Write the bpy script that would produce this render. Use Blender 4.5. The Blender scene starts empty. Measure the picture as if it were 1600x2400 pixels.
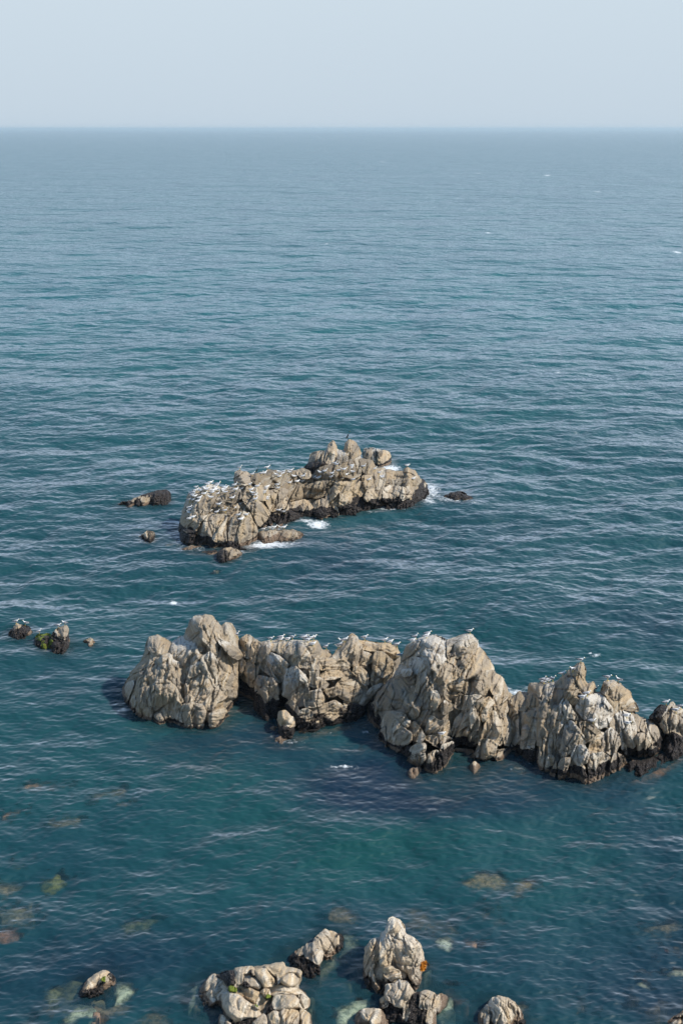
import bpy, math, random
import numpy as np
from mathutils import Vector
R = math.radians
sc = bpy.context.scene
col = sc.collection

# ---------------------------------------------------------------- camera
H = 36.0                       # eye height above the sea, standing on the coastal cliff
FPX = 3333.33                  # focal length in photo pixels (50 mm, 36 mm tall frame)
TH = math.atan((1200 - 301) / FPX)
cd = bpy.data.cameras.new('camera'); cam = bpy.data.objects.new('camera', cd); col.objects.link(cam)
cam.location = (0, 0, H); cam.rotation_euler = (math.pi/2 - TH, 0, 0)
cd.sensor_fit = 'VERTICAL'; cd.sensor_height = 36; cd.sensor_width = 24; cd.lens = 50
cd.clip_start = .5; cd.clip_end = 250000
sc.camera = cam
# ---------------------------------------------------------------- light
SUN_EL, SUN_AZ = 47, 72        # azimuth measured from straight behind the camera towards the right
sd = Vector((math.sin(R(SUN_AZ))*math.cos(R(SUN_EL)), -math.cos(R(SUN_AZ))*math.cos(R(SUN_EL)), math.sin(R(SUN_EL))))
ld = bpy.data.lights.new('sun', 'SUN'); sun = bpy.data.objects.new('sun', ld); col.objects.link(sun)
sun.rotation_euler = sd.to_track_quat('Z', 'Y').to_euler(); sun.location = (60, -40, 90)
ld.energy = 4.2; ld.angle = R(2.5); ld.color = (1, .92, .80)
w = bpy.data.worlds.new('World'); sc.world = w; w.use_nodes = True
wn, wl = w.node_tree.nodes, w.node_tree.links
bg = wn['Background']; sky = wn.new('ShaderNodeTexSky'); sky.sky_type = 'NISHITA'; sky.sun_disc = False
sky.sun_elevation = R(SUN_EL); sky.sun_rotation = R(180 - SUN_AZ)
sky.air_density = 1.0; sky.dust_density = .25; sky.ozone_density = 2.5; sky.altitude = 30
hs = wn.new('ShaderNodeHueSaturation'); hs.inputs['Saturation'].default_value = 1.0
wl.new(sky.outputs[0], hs.inputs['Color'])
# the bank of sea haze that whitens the lowest part of the sky
tc = wn.new('ShaderNodeTexCoord'); sx = wn.new('ShaderNodeSeparateXYZ'); wl.new(tc.outputs['Generated'], sx.inputs[0])
r1 = wn.new('ShaderNodeMapRange'); wl.new(sx.outputs[2], r1.inputs[0]); r1.inputs[1].default_value = -.005; r1.inputs[2].default_value = .10
m1_ = wn.new('ShaderNodeMix'); m1_.data_type = 'RGBA'; wl.new(r1.outputs[0], m1_.inputs[0]); m1_.inputs[6].default_value = (2.92, 3.45, 3.95, 1); m1_.inputs[7].default_value = (3.25, 3.80, 4.25, 1)
r2 = wn.new('ShaderNodeMapRange'); r2.interpolation_type = 'SMOOTHSTEP'; wl.new(sx.outputs[2], r2.inputs[0]); r2.inputs[1].default_value = .09; r2.inputs[2].default_value = .55
m2_ = wn.new('ShaderNodeMix'); m2_.data_type = 'RGBA'; wl.new(r2.outputs[0], m2_.inputs[0]); wl.new(m1_.outputs[2], m2_.inputs[6]); tn = wn.new('ShaderNodeMix'); tn.data_type = 'RGBA'; tn.blend_type = 'MULTIPLY'; tn.inputs[0].default_value = 1; wl.new(hs.outputs[0], tn.inputs[6]); tn.inputs[7].default_value = (.80, .97, 1.0, 1); wl.new(tn.outputs[2], m2_.inputs[7])
wl.new(m2_.outputs[2], bg.inputs[0]); bg.inputs[1].default_value = .15
sc.view_settings.view_transform = 'Standard'; sc.view_settings.look = 'None'
sc.view_settings.exposure = .35; sc.view_settings.gamma = 1
sc.render.engine = 'CYCLES'
sc.cycles.volume_bounces = 1; sc.cycles.transparent_max_bounces = 12

# ---------------------------------------------------------------- numpy noise
rs = np.random.RandomState(7)
TAB = rs.rand(65536).astype(np.float32)
def _h(i, j, k, s):
    n = (i*73856093) ^ (j*19349663) ^ (k*83492791) ^ (s*2654435)
    n = (n ^ (n >> 13)) * 1274126177
    return TAB[(n ^ (n >> 16)) & 65535]
def vn(x, y, z=0.0, s=0):
    x = np.asarray(x, np.float64); y = np.asarray(y, np.float64); z = np.asarray(z, np.float64) + 0*x
    i, j, k = np.floor(x).astype(np.int64), np.floor(y).astype(np.int64), np.floor(z).astype(np.int64)
    fx, fy, fz = x-i, y-j, z-k
    fx, fy, fz = (f*f*(3-2*f) for f in (fx, fy, fz))
    r = 0
    for a in (0, 1):
        for b in (0, 1):
            for c in (0, 1):
                r = r + _h(i+a, j+b, k+c, s)*(fx if a else 1-fx)*(fy if b else 1-fy)*(fz if c else 1-fz)
    return r*2-1
def fbm(x, y, z=0.0, s=0, o=4, g=.5):
    r, a, f = 0, 1.0, 1.0
    for q in range(o):
        r = r + a*vn(x*f, y*f, np.asarray(z)*f, s+q*17); a *= g; f *= 2.03
    return r
def facet(u, v, s=0, j=.85, sl=.5, st=.35):
    """broken-rock relief: each jittered cell is a flat chip with its own tilt and step; also returns distance to the cell edge"""
    i0, j0 = np.floor(u).astype(np.int64), np.floor(v).astype(np.int64)
    b1 = np.full(u.shape, 9.); b2 = np.full(u.shape, 9.); h = np.zeros(u.shape)
    for a in (-1, 0, 1):
        for b in (-1, 0, 1):
            i, k = i0+a, j0+b
            cx = i+.5+j*(_h(i, k, 0*i, s)-.5); cy = k+.5+j*(_h(i, k, 0*i+1, s)-.5)
            d = (u-cx)**2+(v-cy)**2
            hh = (u-cx)*(_h(i, k, 0*i+2, s)-.5)*2*sl+(v-cy)*(_h(i, k, 0*i+3, s)-.5)*2*sl+(_h(i, k, 0*i+4, s)-.5)*2*st
            m = d < b1; b2 = np.where(m, b1, np.minimum(b2, d)); h = np.where(m, hh, h); b1 = np.where(m, d, b1)
    return h, np.sqrt(b2)-np.sqrt(b1)
def sst(a, b, x):
    t = np.clip((x-a)/(b-a), 0, 1); return t*t*(3-2*t)

# ---------------------------------------------------------------- pixel rays to world
FW = np.array([0, math.cos(TH), -math.sin(TH)]); UP = np.array([0, math.sin(TH), math.cos(TH)]); RT = np.array([1., 0, 0])
CP = np.array([0, 0, H])
def ray(px, py):
    px = np.asarray(px, float); py = np.asarray(py, float)
    return FW + RT*((px-800)/FPX)[..., None] - UP*((py-1200)/FPX)[..., None]
def ground(px, py, z=0.0):
    d = ray(px, py); return CP + d*((z-H)/d[..., 2])[..., None]
# zoom frames used while measuring the photograph: (origin x, origin y, scale)
Z = dict(A=(250,1000,3.136), B=(650,1000,3.136), C=(250,1400,3.92), D=(540,1440,3.92), E=(820,1440,3.92), F=(1180,1520,3.733),
         G=(0,1400,5.227), H=(430,2140,3.92), I=(780,2120,3.136), J=(1100,2000,3.136), K=(100,2200,5.227), L=(0,1750,1.96), S=(0,0,1.0))
def P(z, pts):
    ox, oy, s = Z[z]; a = np.array(pts, float); return np.stack([ox+a[:, 0]/s, oy+a[:, 1]/s], 1)

# ---------------------------------------------------------------- outlines
def resample(poly, step=3.0, amp=1.0, seed=0, grow=0.):
    out = []
    n = len(poly)
    for i in range(n):
        a, b = poly[i], poly[(i+1) % n]
        L = np.hypot(*(b-a)); k = max(1, int(L/step))
        for q in range(k): out.append(a+(b-a)*q/k)
    o = np.array(out)
    # soften corners slightly, then roughen
    o = .5*o + .25*np.roll(o, 1, 0) + .25*np.roll(o, -1, 0)
    t = np.roll(o, -1, 0)-np.roll(o, 1, 0); t /= np.maximum(1e-6, np.hypot(t[:, 0], t[:, 1]))[:, None]
    nrm = np.stack([t[:, 1], -t[:, 0]], 1)
    nz = vn(o[:, 0]/9, o[:, 1]/9, 0, seed)*1.0 + vn(o[:, 0]/3.5, o[:, 1]/3.5, 0, seed+5)*.55
    ar = np.sum(o[:, 0]*np.roll(o[:, 1], -1)-np.roll(o[:, 0], -1)*o[:, 1])
    return o + nrm*(nz*amp+(grow if ar > 0 else -grow))[:, None]
def sdf(poly, X, Y, near=False):
    """signed distance (inside > 0); X, Y flat arrays"""
    A = poly; B = np.roll(poly, -1, 0); n = len(X)
    D = np.empty(n); NX = np.empty(n); NY = np.empty(n); ins = np.zeros(n, bool)
    ch = max(1, int(3e6/len(A)))
    ex, ey = (B-A)[:, 0], (B-A)[:, 1]; l2 = np.maximum(ex*ex+ey*ey, 1e-9)
    for s in range(0, n, ch):
        x = X[s:s+ch, None]; y = Y[s:s+ch, None]
        t = np.clip(((x-A[:, 0])*ex+(y-A[:, 1])*ey)/l2, 0, 1)
        qx = A[:, 0]+t*ex; qy = A[:, 1]+t*ey
        d2 = (x-qx)**2+(y-qy)**2; k = d2.argmin(1); r = np.arange(len(k))
        D[s:s+ch] = np.sqrt(d2[r, k]); NX[s:s+ch] = qx[r, k]; NY[s:s+ch] = qy[r, k]
        c = ((A[:, 1] > y) != (B[:, 1] > y)) & (x < ex*(y-A[:, 1])/np.where(ey == 0, 1e-9, ey)+A[:, 0])
        ins[s:s+ch] = (c.sum(1) % 2) == 1
    D = np.where(ins, D, -D)
    return (D, NX, NY) if near else D

# ---------------------------------------------------------------- object helpers
def setp(o, label=None, cat=None, group=None, kind=None):
    if label: o['label'] = label
    if cat: o['category'] = cat
    if group: o['group'] = group
    if kind: o['kind'] = kind
    return o
def mesh_np(name, V, quads, tris=None, mats=(), attrs=None, parent=None, smooth=True):
    me = bpy.data.meshes.new(name)
    nq = len(quads) if quads is not None else 0; nt = len(tris) if tris is not None else 0
    me.vertices.add(len(V)); me.vertices.foreach_set('co', np.asarray(V, np.float32).ravel())
    loops = []
    if nq: loops.append(np.asarray(quads).ravel())
    if nt: loops.append(np.asarray(tris).ravel())
    loops = np.concatenate(loops).astype(np.int32)
    me.loops.add(len(loops)); me.loops.foreach_set('vertex_index', loops)
    st = np.concatenate([np.arange(nq)*4, nq*4+np.arange(nt)*3]).astype(np.int32)
    me.polygons.add(nq+nt); me.polygons.foreach_set('loop_start', st)
    me.update(calc_edges=True); me.validate()
    if smooth: me.polygons.foreach_set('use_smooth', np.ones(len(me.polygons), bool))
    for k, v in (attrs or {}).items():
        v = np.asarray(v, np.float32)
        if v.ndim == 1: a = me.attributes.new(k, 'FLOAT', 'POINT'); a.data.foreach_set('value', v)
        else: a = me.attributes.new(k, 'FLOAT_COLOR', 'POINT'); a.data.foreach_set('color', v.ravel())
    for m in mats: me.materials.append(m)
    o = bpy.data.objects.new(name, me); col.objects.link(o)
    if parent: o.parent = parent
    return o
def empty(name, loc):
    o = bpy.data.objects.new(name, None); col.objects.link(o); o.location = loc; o.empty_display_size = .5
    return o

# ---------------------------------------------------------------- node helper
class NT:
    def __init__(s, name):
        s.m = bpy.data.materials.new(name); s.m.use_nodes = True
        s.n, s.l = s.m.node_tree.nodes, s.m.node_tree.links; s.n.clear()
        s.out = s.n.new('ShaderNodeOutputMaterial')
    def new(s, t, **k):
        n = s.n.new('ShaderNode'+t)
        for a, b in k.items(): setattr(n, a, b)
        return n
    def put(s, sock, v):
        if v is None: return
        if hasattr(v, 'is_linked') or isinstance(v, bpy.types.NodeSocket): s.l.new(v, sock)
        elif isinstance(v, tuple) and len(v) == 3 and sock.type == 'RGBA': sock.default_value = (*v, 1)
        else: sock.default_value = v
    def math(s, op, a, b=0.0, c=None, clamp=False):
        n = s.new('Math', operation=op, use_clamp=clamp); s.put(n.inputs[0], a); s.put(n.inputs[1], b)
        if c is not None: s.put(n.inputs[2], c)
        return n.outputs[0]
    def mix(s, f, a, b, mode='MIX'):
        n = s.new('Mix', data_type='RGBA', blend_type=mode); s.put(n.inputs[0], f); s.put(n.inputs[6], a); s.put(n.inputs[7], b)
        return n.outputs[2]
    def ramp(s, f, a, b):      # smooth threshold
        n = s.new('MapRange', interpolation_type='SMOOTHSTEP'); s.put(n.inputs[0], f); s.put(n.inputs[1], a); s.put(n.inputs[2], b)
        return n.outputs[0]
    def noise(s, vec, scale, detail=3, rough=.55, dist=0.0):
        n = s.new('TexNoise'); s.put(n.inputs['Vector'], vec); s.put(n.inputs['Scale'], scale)
        n.inputs['Detail'].default_value = detail; n.inputs['Roughness'].default_value = rough; n.inputs['Distortion'].default_value = dist
        return n.outputs[0]
    def attr(s, name):
        n = s.new('Attribute', attribute_name=name); return n
    def sep(s, c):
        n = s.new('SeparateColor'); s.l.new(c, n.inputs[0]); return n.outputs
    def vscale(s, v, sx, sy, sz, rot=0.0):
        n = s.new('Mapping'); s.l.new(v, n.inputs[0]); n.inputs['Scale'].default_value = (sx, sy, sz); n.inputs['Rotation'].default_value = (0, 0, rot)
        return n.outputs[0]
def plain(name, c, rough=.7, spec=.3):
    t = NT(name); g = t.new('NewGeometry').outputs['Position']
    n = t.noise(g, 14, 3); cc = t.mix(t.math('MULTIPLY', n, .5), c, tuple(v*.6 for v in c))
    b = t.new('BsdfPrincipled'); t.put(b.inputs['Base Color'], cc); b.inputs['Roughness'].default_value = rough
    b.inputs['Specular IOR Level'].default_value = spec; t.l.new(b.outputs[0], t.out.inputs[0]); return t.m

# ---------------------------------------------------------------- rock material
def rock_material():
    t = NT('weathered_rock'); pos = t.new('NewGeometry').outputs['Position']
    A = t.sep(t.attr('tone').outputs['Color']); aw, ab, am = A[0], A[1], A[2]; ag = t.attr('tone').outputs['Alpha']
    S = t.sep(t.attr('strat').outputs['Color']); ss, amo, ac = S[0], S[1], S[2]
    n1 = t.noise(pos, .9, 4); n2 = t.noise(pos, 3.5, 5, .65); n3 = t.noise(pos, 14, 4, .7); n4 = t.noise(pos, 38, 3, .7)
    grey = t.mix(n2, (.28, .22, .155), (.48, .405, .30)); tan = t.mix(n2, (.31, .225, .135), (.52, .415, .275))
    wf = t.ramp(t.math('ADD', aw, t.math('MULTIPLY', t.math('SUBTRACT', n1, .5), 2.0)), .25, .8)
    c = t.mix(wf, grey, tan)
    # bedding stripes, darker and lighter beds
    c = t.mix(t.math('MULTIPLY', t.ramp(ss, .54, .72), .75), c, t.mix(n3, (.22, .19, .155), (.30, .26, .21)))
    c = t.mix(t.math('MULTIPLY', t.ramp(ss, .42, .26), .6), c, (.58, .53, .44))
    # ochre and rust staining
    st = t.math('MULTIPLY', t.ramp(t.noise(pos, 1.7, 4, .6, .5), .56, .72), t.math('ADD', aw, .15))
    c = t.mix(t.math('MULTIPLY', st, .6), c, (.40, .25, .12))
    # dark lichen blotches and pits
    c = t.mix(t.math('MULTIPLY', t.ramp(n2, .54, .64), .6), c, (.19, .16, .13))
    c = t.mix(t.math('MULTIPLY', t.ramp(n3, .56, .64), .6), c, (.13, .11, .09))
    c = t.mix(t.math('MULTIPLY', t.ramp(n3, .38, .30), .4), c, (.62, .58, .50))
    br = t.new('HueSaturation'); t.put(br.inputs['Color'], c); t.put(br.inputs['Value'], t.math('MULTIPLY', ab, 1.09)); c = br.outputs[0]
    # guano: pale splashes and runs
    run = t.noise(t.vscale(pos, 5.5, 5.5, 1.0), 1, 4, .7)
    gf = t.ramp(t.math('ADD', t.math('MULTIPLY', ag, .55), t.math('MULTIPLY', run, .6)), .62, .80)
    c = t.mix(t.math('MULTIPLY', gf, .8), c, (.66, .63, .57))
    # weed and shell crust close to the water
    crust = t.mix(t.ramp(n3, .4, .6), (.20, .115, .065), (.34, .25, .18)); crust = t.mix(t.ramp(n4, .46, .6), crust, (.06, .04, .03))
    c = t.mix(t.math('MULTIPLY', t.ramp(t.math('ADD', ac, t.math('MULTIPLY', t.math('SUBTRACT', n3, .5), .9)), .35, .6), .85), c, crust)
    mc = t.mix(t.ramp(n4, .54, .70), (.010, .009, .010), (.10, .08, .075)); mc = t.mix(t.ramp(t.noise(pos, 22, 2, .5), .58, .68), mc, (.30, .24, .20))
    mf = t.ramp(t.math('ADD', am, t.math('MULTIPLY', t.math('SUBTRACT', n3, .5), 1.0)), .42, .60)
    c = t.mix(mf, c, mc)
    gm = t.mix(n3, (.08, .11, .012), (.24, .29, .035))
    c = t.mix(t.ramp(t.math('ADD', amo, t.math('MULTIPLY', t.math('SUBTRACT', n3, .5), .9)), .45, .65), c, gm)
    # wet below the splash line
    zz = t.new('SeparateXYZ'); t.l.new(pos, zz.inputs[0])
    wet = t.ramp(t.math('ADD', zz.outputs[2], t.math('MULTIPLY', n2, .4)), .55, .15)
    c = t.mix(t.math('MULTIPLY', wet, .55), c, t.mix(1.0, c, (.35, .33, .30), 'MULTIPLY'))
    b = t.new('BsdfPrincipled'); t.put(b.inputs['Base Color'], c)
    t.put(b.inputs['Roughness'], t.math('SUBTRACT', .88, t.math('MULTIPLY', t.math('MAXIMUM', wet, t.math('MULTIPLY', mf, .7)), .42)))
    b.inputs['Specular IOR Level'].default_value = .35
    hgt = t.math('ADD', t.math('MULTIPLY', n2, .16), t.math('ADD', t.math('MULTIPLY', n3, .09), t.math('MULTIPLY', n4, .03)))
    hgt = t.math('ADD', hgt, t.math('MULTIPLY', ss, -.06))
    hgt = t.math('ADD', hgt, t.math('MULTIPLY', t.math('MULTIPLY', mf, n4), .10))
    bp = t.new('Bump'); bp.inputs['Distance'].default_value = 1.0; bp.inputs['Strength'].default_value = .85
    t.l.new(hgt, bp.inputs['Height']); t.l.new(bp.outputs[0], b.inputs['Normal'])
    t.l.new(b.outputs[0], t.out.inputs[0]); return t.m
ROCK = rock_material()

# ---------------------------------------------------------------- rock bodies
BAND = []          # points of rock at the waterline, for shoals, foam and calm water
def foot_fn(foot):
    f = np.array(foot, float); f = f[f[:, 0].argsort()]
    return lambda x: np.interp(x, f[:, 0], f[:, 1])
class Crag:
    """a mass of rock: outline in the photo, waterline, lean of its face; blocks are carved solids on it"""
    def __init__(s, outline, foot, lean=66, rc=2.0, cdep=2.0, band=.9, seed=0, cell=1.6, nb=.5, beds=70, tk=.52):
        s.foot = foot_fn(foot); s.lean = R(lean); s.rc, s.cdep, s.band, s.seed, s.cell = rc, cdep, band, seed, cell
        s.raw = outline; s.nb = nb; s.beds = beds; s.tk = tk
        o = resample(outline, 5, 1.5, seed)
        yf = s.foot(o[:, 0]); s.out = o.copy(); s.out[:, 1] = np.where(o[:, 1] > yf-14, np.maximum(o[:, 1], yf)+40, o[:, 1])
        xm = outline[:, 0].mean(); s.g0 = ground(xm, s.foot(xm)); s.mpp = np.linalg.norm(s.g0-CP)/FPX; s.size = s.mpp*min(np.ptp(outline[:, 0]), np.ptp(outline[:, 1]))
    def base(s, px, py):
        yf = s.foot(px); P0 = ground(px, yf); n = np.array([0, -math.sin(s.lean), math.cos(s.lean)])
        d = ray(px, py); t = ((P0-CP)@n)/(d@n); dn = d/np.linalg.norm(d, axis=-1, keepdims=True)
        return CP+d*t[..., None], dn
    def solid(s, poly, d=0., T=None, g=80, st=.05, w=None, br=None, m=0., mo=0., gu=None, B=None, core=False, nf=3, seed=0, tx=None, ty=None, rough=1.0, rn=.6):
        rg = random.Random(seed*7+s.seed*131)
        mpp = s.mpp; cell = s.cell*(1.6 if core else 1)
        yfm = s.foot(poly[:, 0])
        if not core:
            poly = poly.copy(); poly[:, 1] = np.where(poly[:, 1] > yfm-9, np.maximum(poly[:, 1], yfm)+26, poly[:, 1])
        po = resample(poly, 3.0, (1.5 if not core else 1.6)*(.5+.5*rough), seed+s.seed, grow=0 if core else (1.2 if s.tk > .8 else 2.6))
        x0, y0 = po.min(0)-2*cell; x1, y1 = po.max(0)+2*cell
        gx = np.arange(x0, x1, cell); gy = np.arange(y0, y1, cell); nx, ny = len(gx), len(gy)
        X, Y = np.meshgrid(gx, gy); X = X.ravel(); Y = Y.ravel()
        D, NX, NY = sdf(po, X, Y, True)
        act = D > -.75*cell; neg = act & (D < 0.12*cell)
        PX = np.where(neg, NX, X); PY = np.where(neg, NY, Y); Dm = np.maximum(D, 0)*mpp
        A = act.reshape(ny, nx); q = A[:-1, :-1] & A[1:, :-1] & A[:-1, 1:] & A[1:, 1:]
        idx = np.arange(nx*ny).reshape(ny, nx)
        quads = np.stack([idx[1:, :-1][q], idx[1:, 1:][q], idx[:-1, 1:][q], idx[:-1, :-1][q]], 1)
        if len(quads) == 0: return None
        used = np.unique(quads); rem = -np.ones(nx*ny, int); rem[used] = np.arange(len(used)); quads = rem[quads]
        PX, PY, Dm = PX[used], PY[used], Dm[used]
        u = (PX-poly[:, 0].mean())*mpp; v = -(PY-poly[:, 1].mean())*mpp     # metres across / up the face
        mx = Dm.max()
        if T is None: T = min(.55, max(.08, mx*.42))
        else: T = T*s.tk
        Rb = (min(mx*.9, .08+.34*mx) if not core else mx*.6) + 1e-6
        wv = np.clip(Dm/Rb, 0, 1); p = 1.35+.6*rg.random()
        h = T*(1-(1-wv)**p)**(1/p)
        tx = rg.uniform(-.32, .32) if tx is None else tx; ty = rg.uniform(-.28, .12) if ty is None else ty
        # chiselled facets
        if not core:
            for k in range(nf):
                a = rg.uniform(0, 2*math.pi); sl = rg.uniform(.35, 1.2); off = rg.uniform(.0, .6)*mx
                pl = T*rg.uniform(.70, 1.0)-sl*((u*math.cos(a)+v*math.sin(a))-off)
                hh = .5*(h+pl-np.sqrt((h-pl)**2+(.04*T)**2)); h = np.maximum(hh, -.25*T)
        h = h-.75*T-tx*u*wv*1.3-ty*v*wv*.8 + (rg.uniform(-.12, .12) if not core else 0)*min(1, mx*2)
        # world placed noise: same field for all blocks
        wx, wy = PX*mpp, -PY*mpp
        ga = R(g + rg.uniform(-6, 6)); cu = -wx*math.sin(ga)+wy*math.cos(ga); al = wx*math.cos(ga)+wy*math.sin(ga)
        warp = .35*vn(wx*.9, wy*.9, 0, 3)+.12*vn(wx*3, wy*3, 0, 4)
        sc_ = 3.2/ max(.4, min(1.5, mpp/.026))
        f1 = vn((cu+warp)*sc_, al*.35, seed*3.1, 11); f2 = vn((cu+warp*.8)*sc_*2.6, al*.8, seed*1.7, 12)
        strat = .5+.5*np.clip(f1*.7+f2*.5, -1, 1)
        gro = -(1-np.abs(f1))**6*1.6 - (1-np.abs(f2))**5*.6
        cr = -(1-np.abs(vn(wx*1.1+3*warp*.4, wy*1.1, seed*.7, 23)))**14*.30*min(1, T*2)
        n3 = fbm(wx*1.3, wy*1.3, seed*.37, 31, 3); n4 = fbm(wx*5, wy*5, seed*.2, 41, 3, .6)
        ks = 1/max(.35, min(1.5, mpp/.026)); wu = cu+.25*warp+.15*vn(wx*1.7, wy*1.7, 0, 6); wl_ = al+.15*vn(wx*1.7, wy*1.7, 0, 7)
        fa, e1 = facet(wu*1.15*ks, wl_*.42*ks, seed % 7+101); fb, e2 = facet(wu*4.2*ks, wl_*1.2*ks, seed % 5+131); fc, e3 = facet(wu*9*ks, wl_*3.2*ks, 151)
        fk = min(1., mx/.5)*(.4+.6*min(1., rough))*(.45 if s.tk > .8 else 1)
        fcn = (fa*.46 + fb*.17 + fc*.07)/ks*fk - (np.exp(-(e1/.05)**2)*.10 + np.exp(-(e2/.07)**2)*.05*sst(0, .6, vn(wx, wy, 0, 8)+.3))*fk/ks
        edge = .35+.65*sst(0, .3*mx, Dm)
        # long slanting beds shared by the whole mass
        gC = R(s.beds+4*math.sin(s.seed)); cC = -wx*math.sin(gC)+wy*math.cos(gC)+.18*warp; aC = wx*math.cos(gC)+wy*math.sin(gC)
        q = 1/max(.45, min(1.5, mpp/.026)); bg1, be1 = facet(cC*.95*q, aC*.20*q, s.seed+201, .8, .75, .5); bg2, be2 = facet(cC*2.6*q, aC*.5*q, s.seed+231, .8, .8, .4)
        big = (.15 if s.tk > .8 else 1)*min(1, s.size/4.)*(bg1*.50+bg2*.17-np.exp(-(be1/.045)**2)*.12)/q
        h = h + big + fcn*(.3+.7*edge) + rough*(st*gro*edge*2.0 + cr*edge + n3*min(.16, T*.22) + n4*.030 + (1-np.abs(vn(wx*2.3, wy*2.3, seed, 51)))**3*.05)
        # mass rounding (whole crag recedes towards its silhouette)
        sC = np.maximum(sdf(s.out, PX, PY), 0)*mpp
        wc = np.clip(sC/s.rc, 0, 1); rec = s.cdep*(1-(1-(1-wc)**2)**.5)
        bump = s.nb*fbm(wx*.33, wy*.33, 0, 61+s.seed, 2)
        tot = d + h - rec + bump - ((min(.9, .16*np.ptp(poly[:, 1])*mpp+.04)) if core else 0)
        b0, dn = s.base(PX, PY)
        V = b0 - dn*tot[:, None]
        z = V[:, 2]
        # shells roughen the band
        bn = s.band*(.76+.55*fbm(wx*.55, wy*.2, 0, 71, 3))
        mus = np.clip(sst(bn+.12, bn-.15, z), 0, 1)*(1 if s.band > 0 else 0)
        low = .22+.18*vn(wx*.8, wy*.8, 0, 77)
        crust = sst(low+.12, low-.10, z)*.9+.45*sst(bn+.55, bn, z)*sst(-.2, .5, vn(wx*1.4, wy*1.4, 0, 78))
        mus = mus*sst(low-.12, low+.10, z) if m < .5 else mus
        mus = np.clip(np.maximum(mus*sst(-.55, .05, vn(wx*.6, wy*.6, 0, 79)+.42), m*sst(-1.0, -.35, vn(wx*1.8, wy*1.8, 0, 80))), 0, 1)
        V = V - dn*((mus+.5*crust)*(.075*vn(wx*15, wy*15, 0, 81)+.08*vn(wx*6, wy*6, 0, 82)))[:, None]
        ht = np.clip(z/6., 0, 1)
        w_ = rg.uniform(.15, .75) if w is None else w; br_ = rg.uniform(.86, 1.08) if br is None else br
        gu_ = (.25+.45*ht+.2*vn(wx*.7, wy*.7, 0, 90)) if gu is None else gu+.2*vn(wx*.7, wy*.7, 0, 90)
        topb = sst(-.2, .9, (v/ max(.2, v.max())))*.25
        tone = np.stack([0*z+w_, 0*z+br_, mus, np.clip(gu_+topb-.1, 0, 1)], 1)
        strt = np.stack([strat, 0*z+mo*sst(-.2, .6, vn(wx*3.2, wy*3.2, 0, 95)+.25) if mo else 0*z, np.clip(crust, 0, 1), 0*z+1], 1)
        # edges with a single face -> skirt or back
        e = np.concatenate([quads[:, [0, 1]], quads[:, [1, 2]], quads[:, [2, 3]], quads[:, [3, 0]]])
        es = np.sort(e, 1); key = es[:, 0]*len(V)+es[:, 1]; uq, inv, cnt = np.unique(key, return_inverse=True, return_counts=True)
        be = e[cnt[inv] == 1]
        n = len(V); hz = dn.copy()
        if core:
            Bk = B if B else 3.0
            prof = Bk*(1-(1-np.clip(Dm/(mx*.9), 0, 1))**2)**.5 + .25*n3*np.clip(Dm, 0, 1)
            bound = np.zeros(n, bool); bound[be.ravel()] = True
            V2 = V + hz*(np.where(bound, 0, np.maximum(prof, .1)+.3))[:, None]
            mapb = np.where(bound, np.arange(n), n+np.arange(n))
            quads = np.concatenate([quads, mapb[quads][:, ::-1]]); V = np.concatenate([V, V2])
            tone = np.concatenate([tone, tone]); strt = np.concatenate([strt, strt])
        else:
            Bk = B if B else .7+T
            bi = np.unique(be); mp = -np.ones(n, int); mp[bi] = n+np.arange(len(bi))
            V2 = V[bi]+hz[bi]*Bk
            sk = np.stack([be[:, 1], be[:, 0], mp[be[:, 0]], mp[be[:, 1]]], 1)
            quads = np.concatenate([quads, sk]); V = np.concatenate([V, V2])
            tone = np.concatenate([tone, tone[bi]]); strt = np.concatenate([strt, strt[bi]])
        k = np.abs(V[:, 2]) < .45
        BAND.append(V[k][::3, :2])
        return V, quads, tone, strt
def merge(parts):
    V, Q, T, S, n = [], [], [], [], 0
    for p in parts:
        V.append(p[0]); Q.append(p[1]+n); T.append(p[2]); S.append(p[3]); n += len(p[0])
    return np.concatenate(V), np.concatenate(Q), np.concatenate(T), np.concatenate(S)
def put(name, p, root, loc):
    return mesh_np(name, p[0]-np.array(loc), p[1], None, (ROCK,), dict(tone=p[2], strat=p[3]), root)
def build_crag(cr, blocks, root, loc, name='crag', label=None, core=True, coreB=3.0, parent=None):
    """blocks: (zoom, points, options). Unnamed blocks join the crag mesh; named ones become its children."""
    ps, named = [], []
    if core: ps.append(cr.solid(cr.raw, core=True, B=coreB, seed=999, w=.5, br=.85))
    for i, (z, pts, kw) in enumerate(blocks):
        kw = dict(kw); nm = kw.pop('n', None); lb = kw.pop('lab', None)
        p = cr.solid(P(z, pts), seed=i+1, **kw)
        if p is None: continue
        if nm: named.append((nm, lb, p))
        else: ps.append(p)
    o = None
    if ps:
        o = put(name, merge(ps), root, loc)
        if label: o['label'] = label
    for nm, lb, p in named:
        c = put(nm, p, o if o else root, loc)
        if lb: c['label'] = lb
    return o
# ================================================================ ROCKS
def rock_thing(name, label, cat, zoom, outline, foot, blocks, group=None, label_crag=None, coreB=2.0, core=True, **kw):
    cr = Crag(P(zoom, outline), P(zoom, foot), **kw)
    loc = tuple(float(a) for a in cr.g0)
    r = empty(name, loc); setp(r, label, cat, group)
    build_crag(cr, blocks, r, loc, core=core, coreB=coreB, label=label_crag)
    return r
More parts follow.
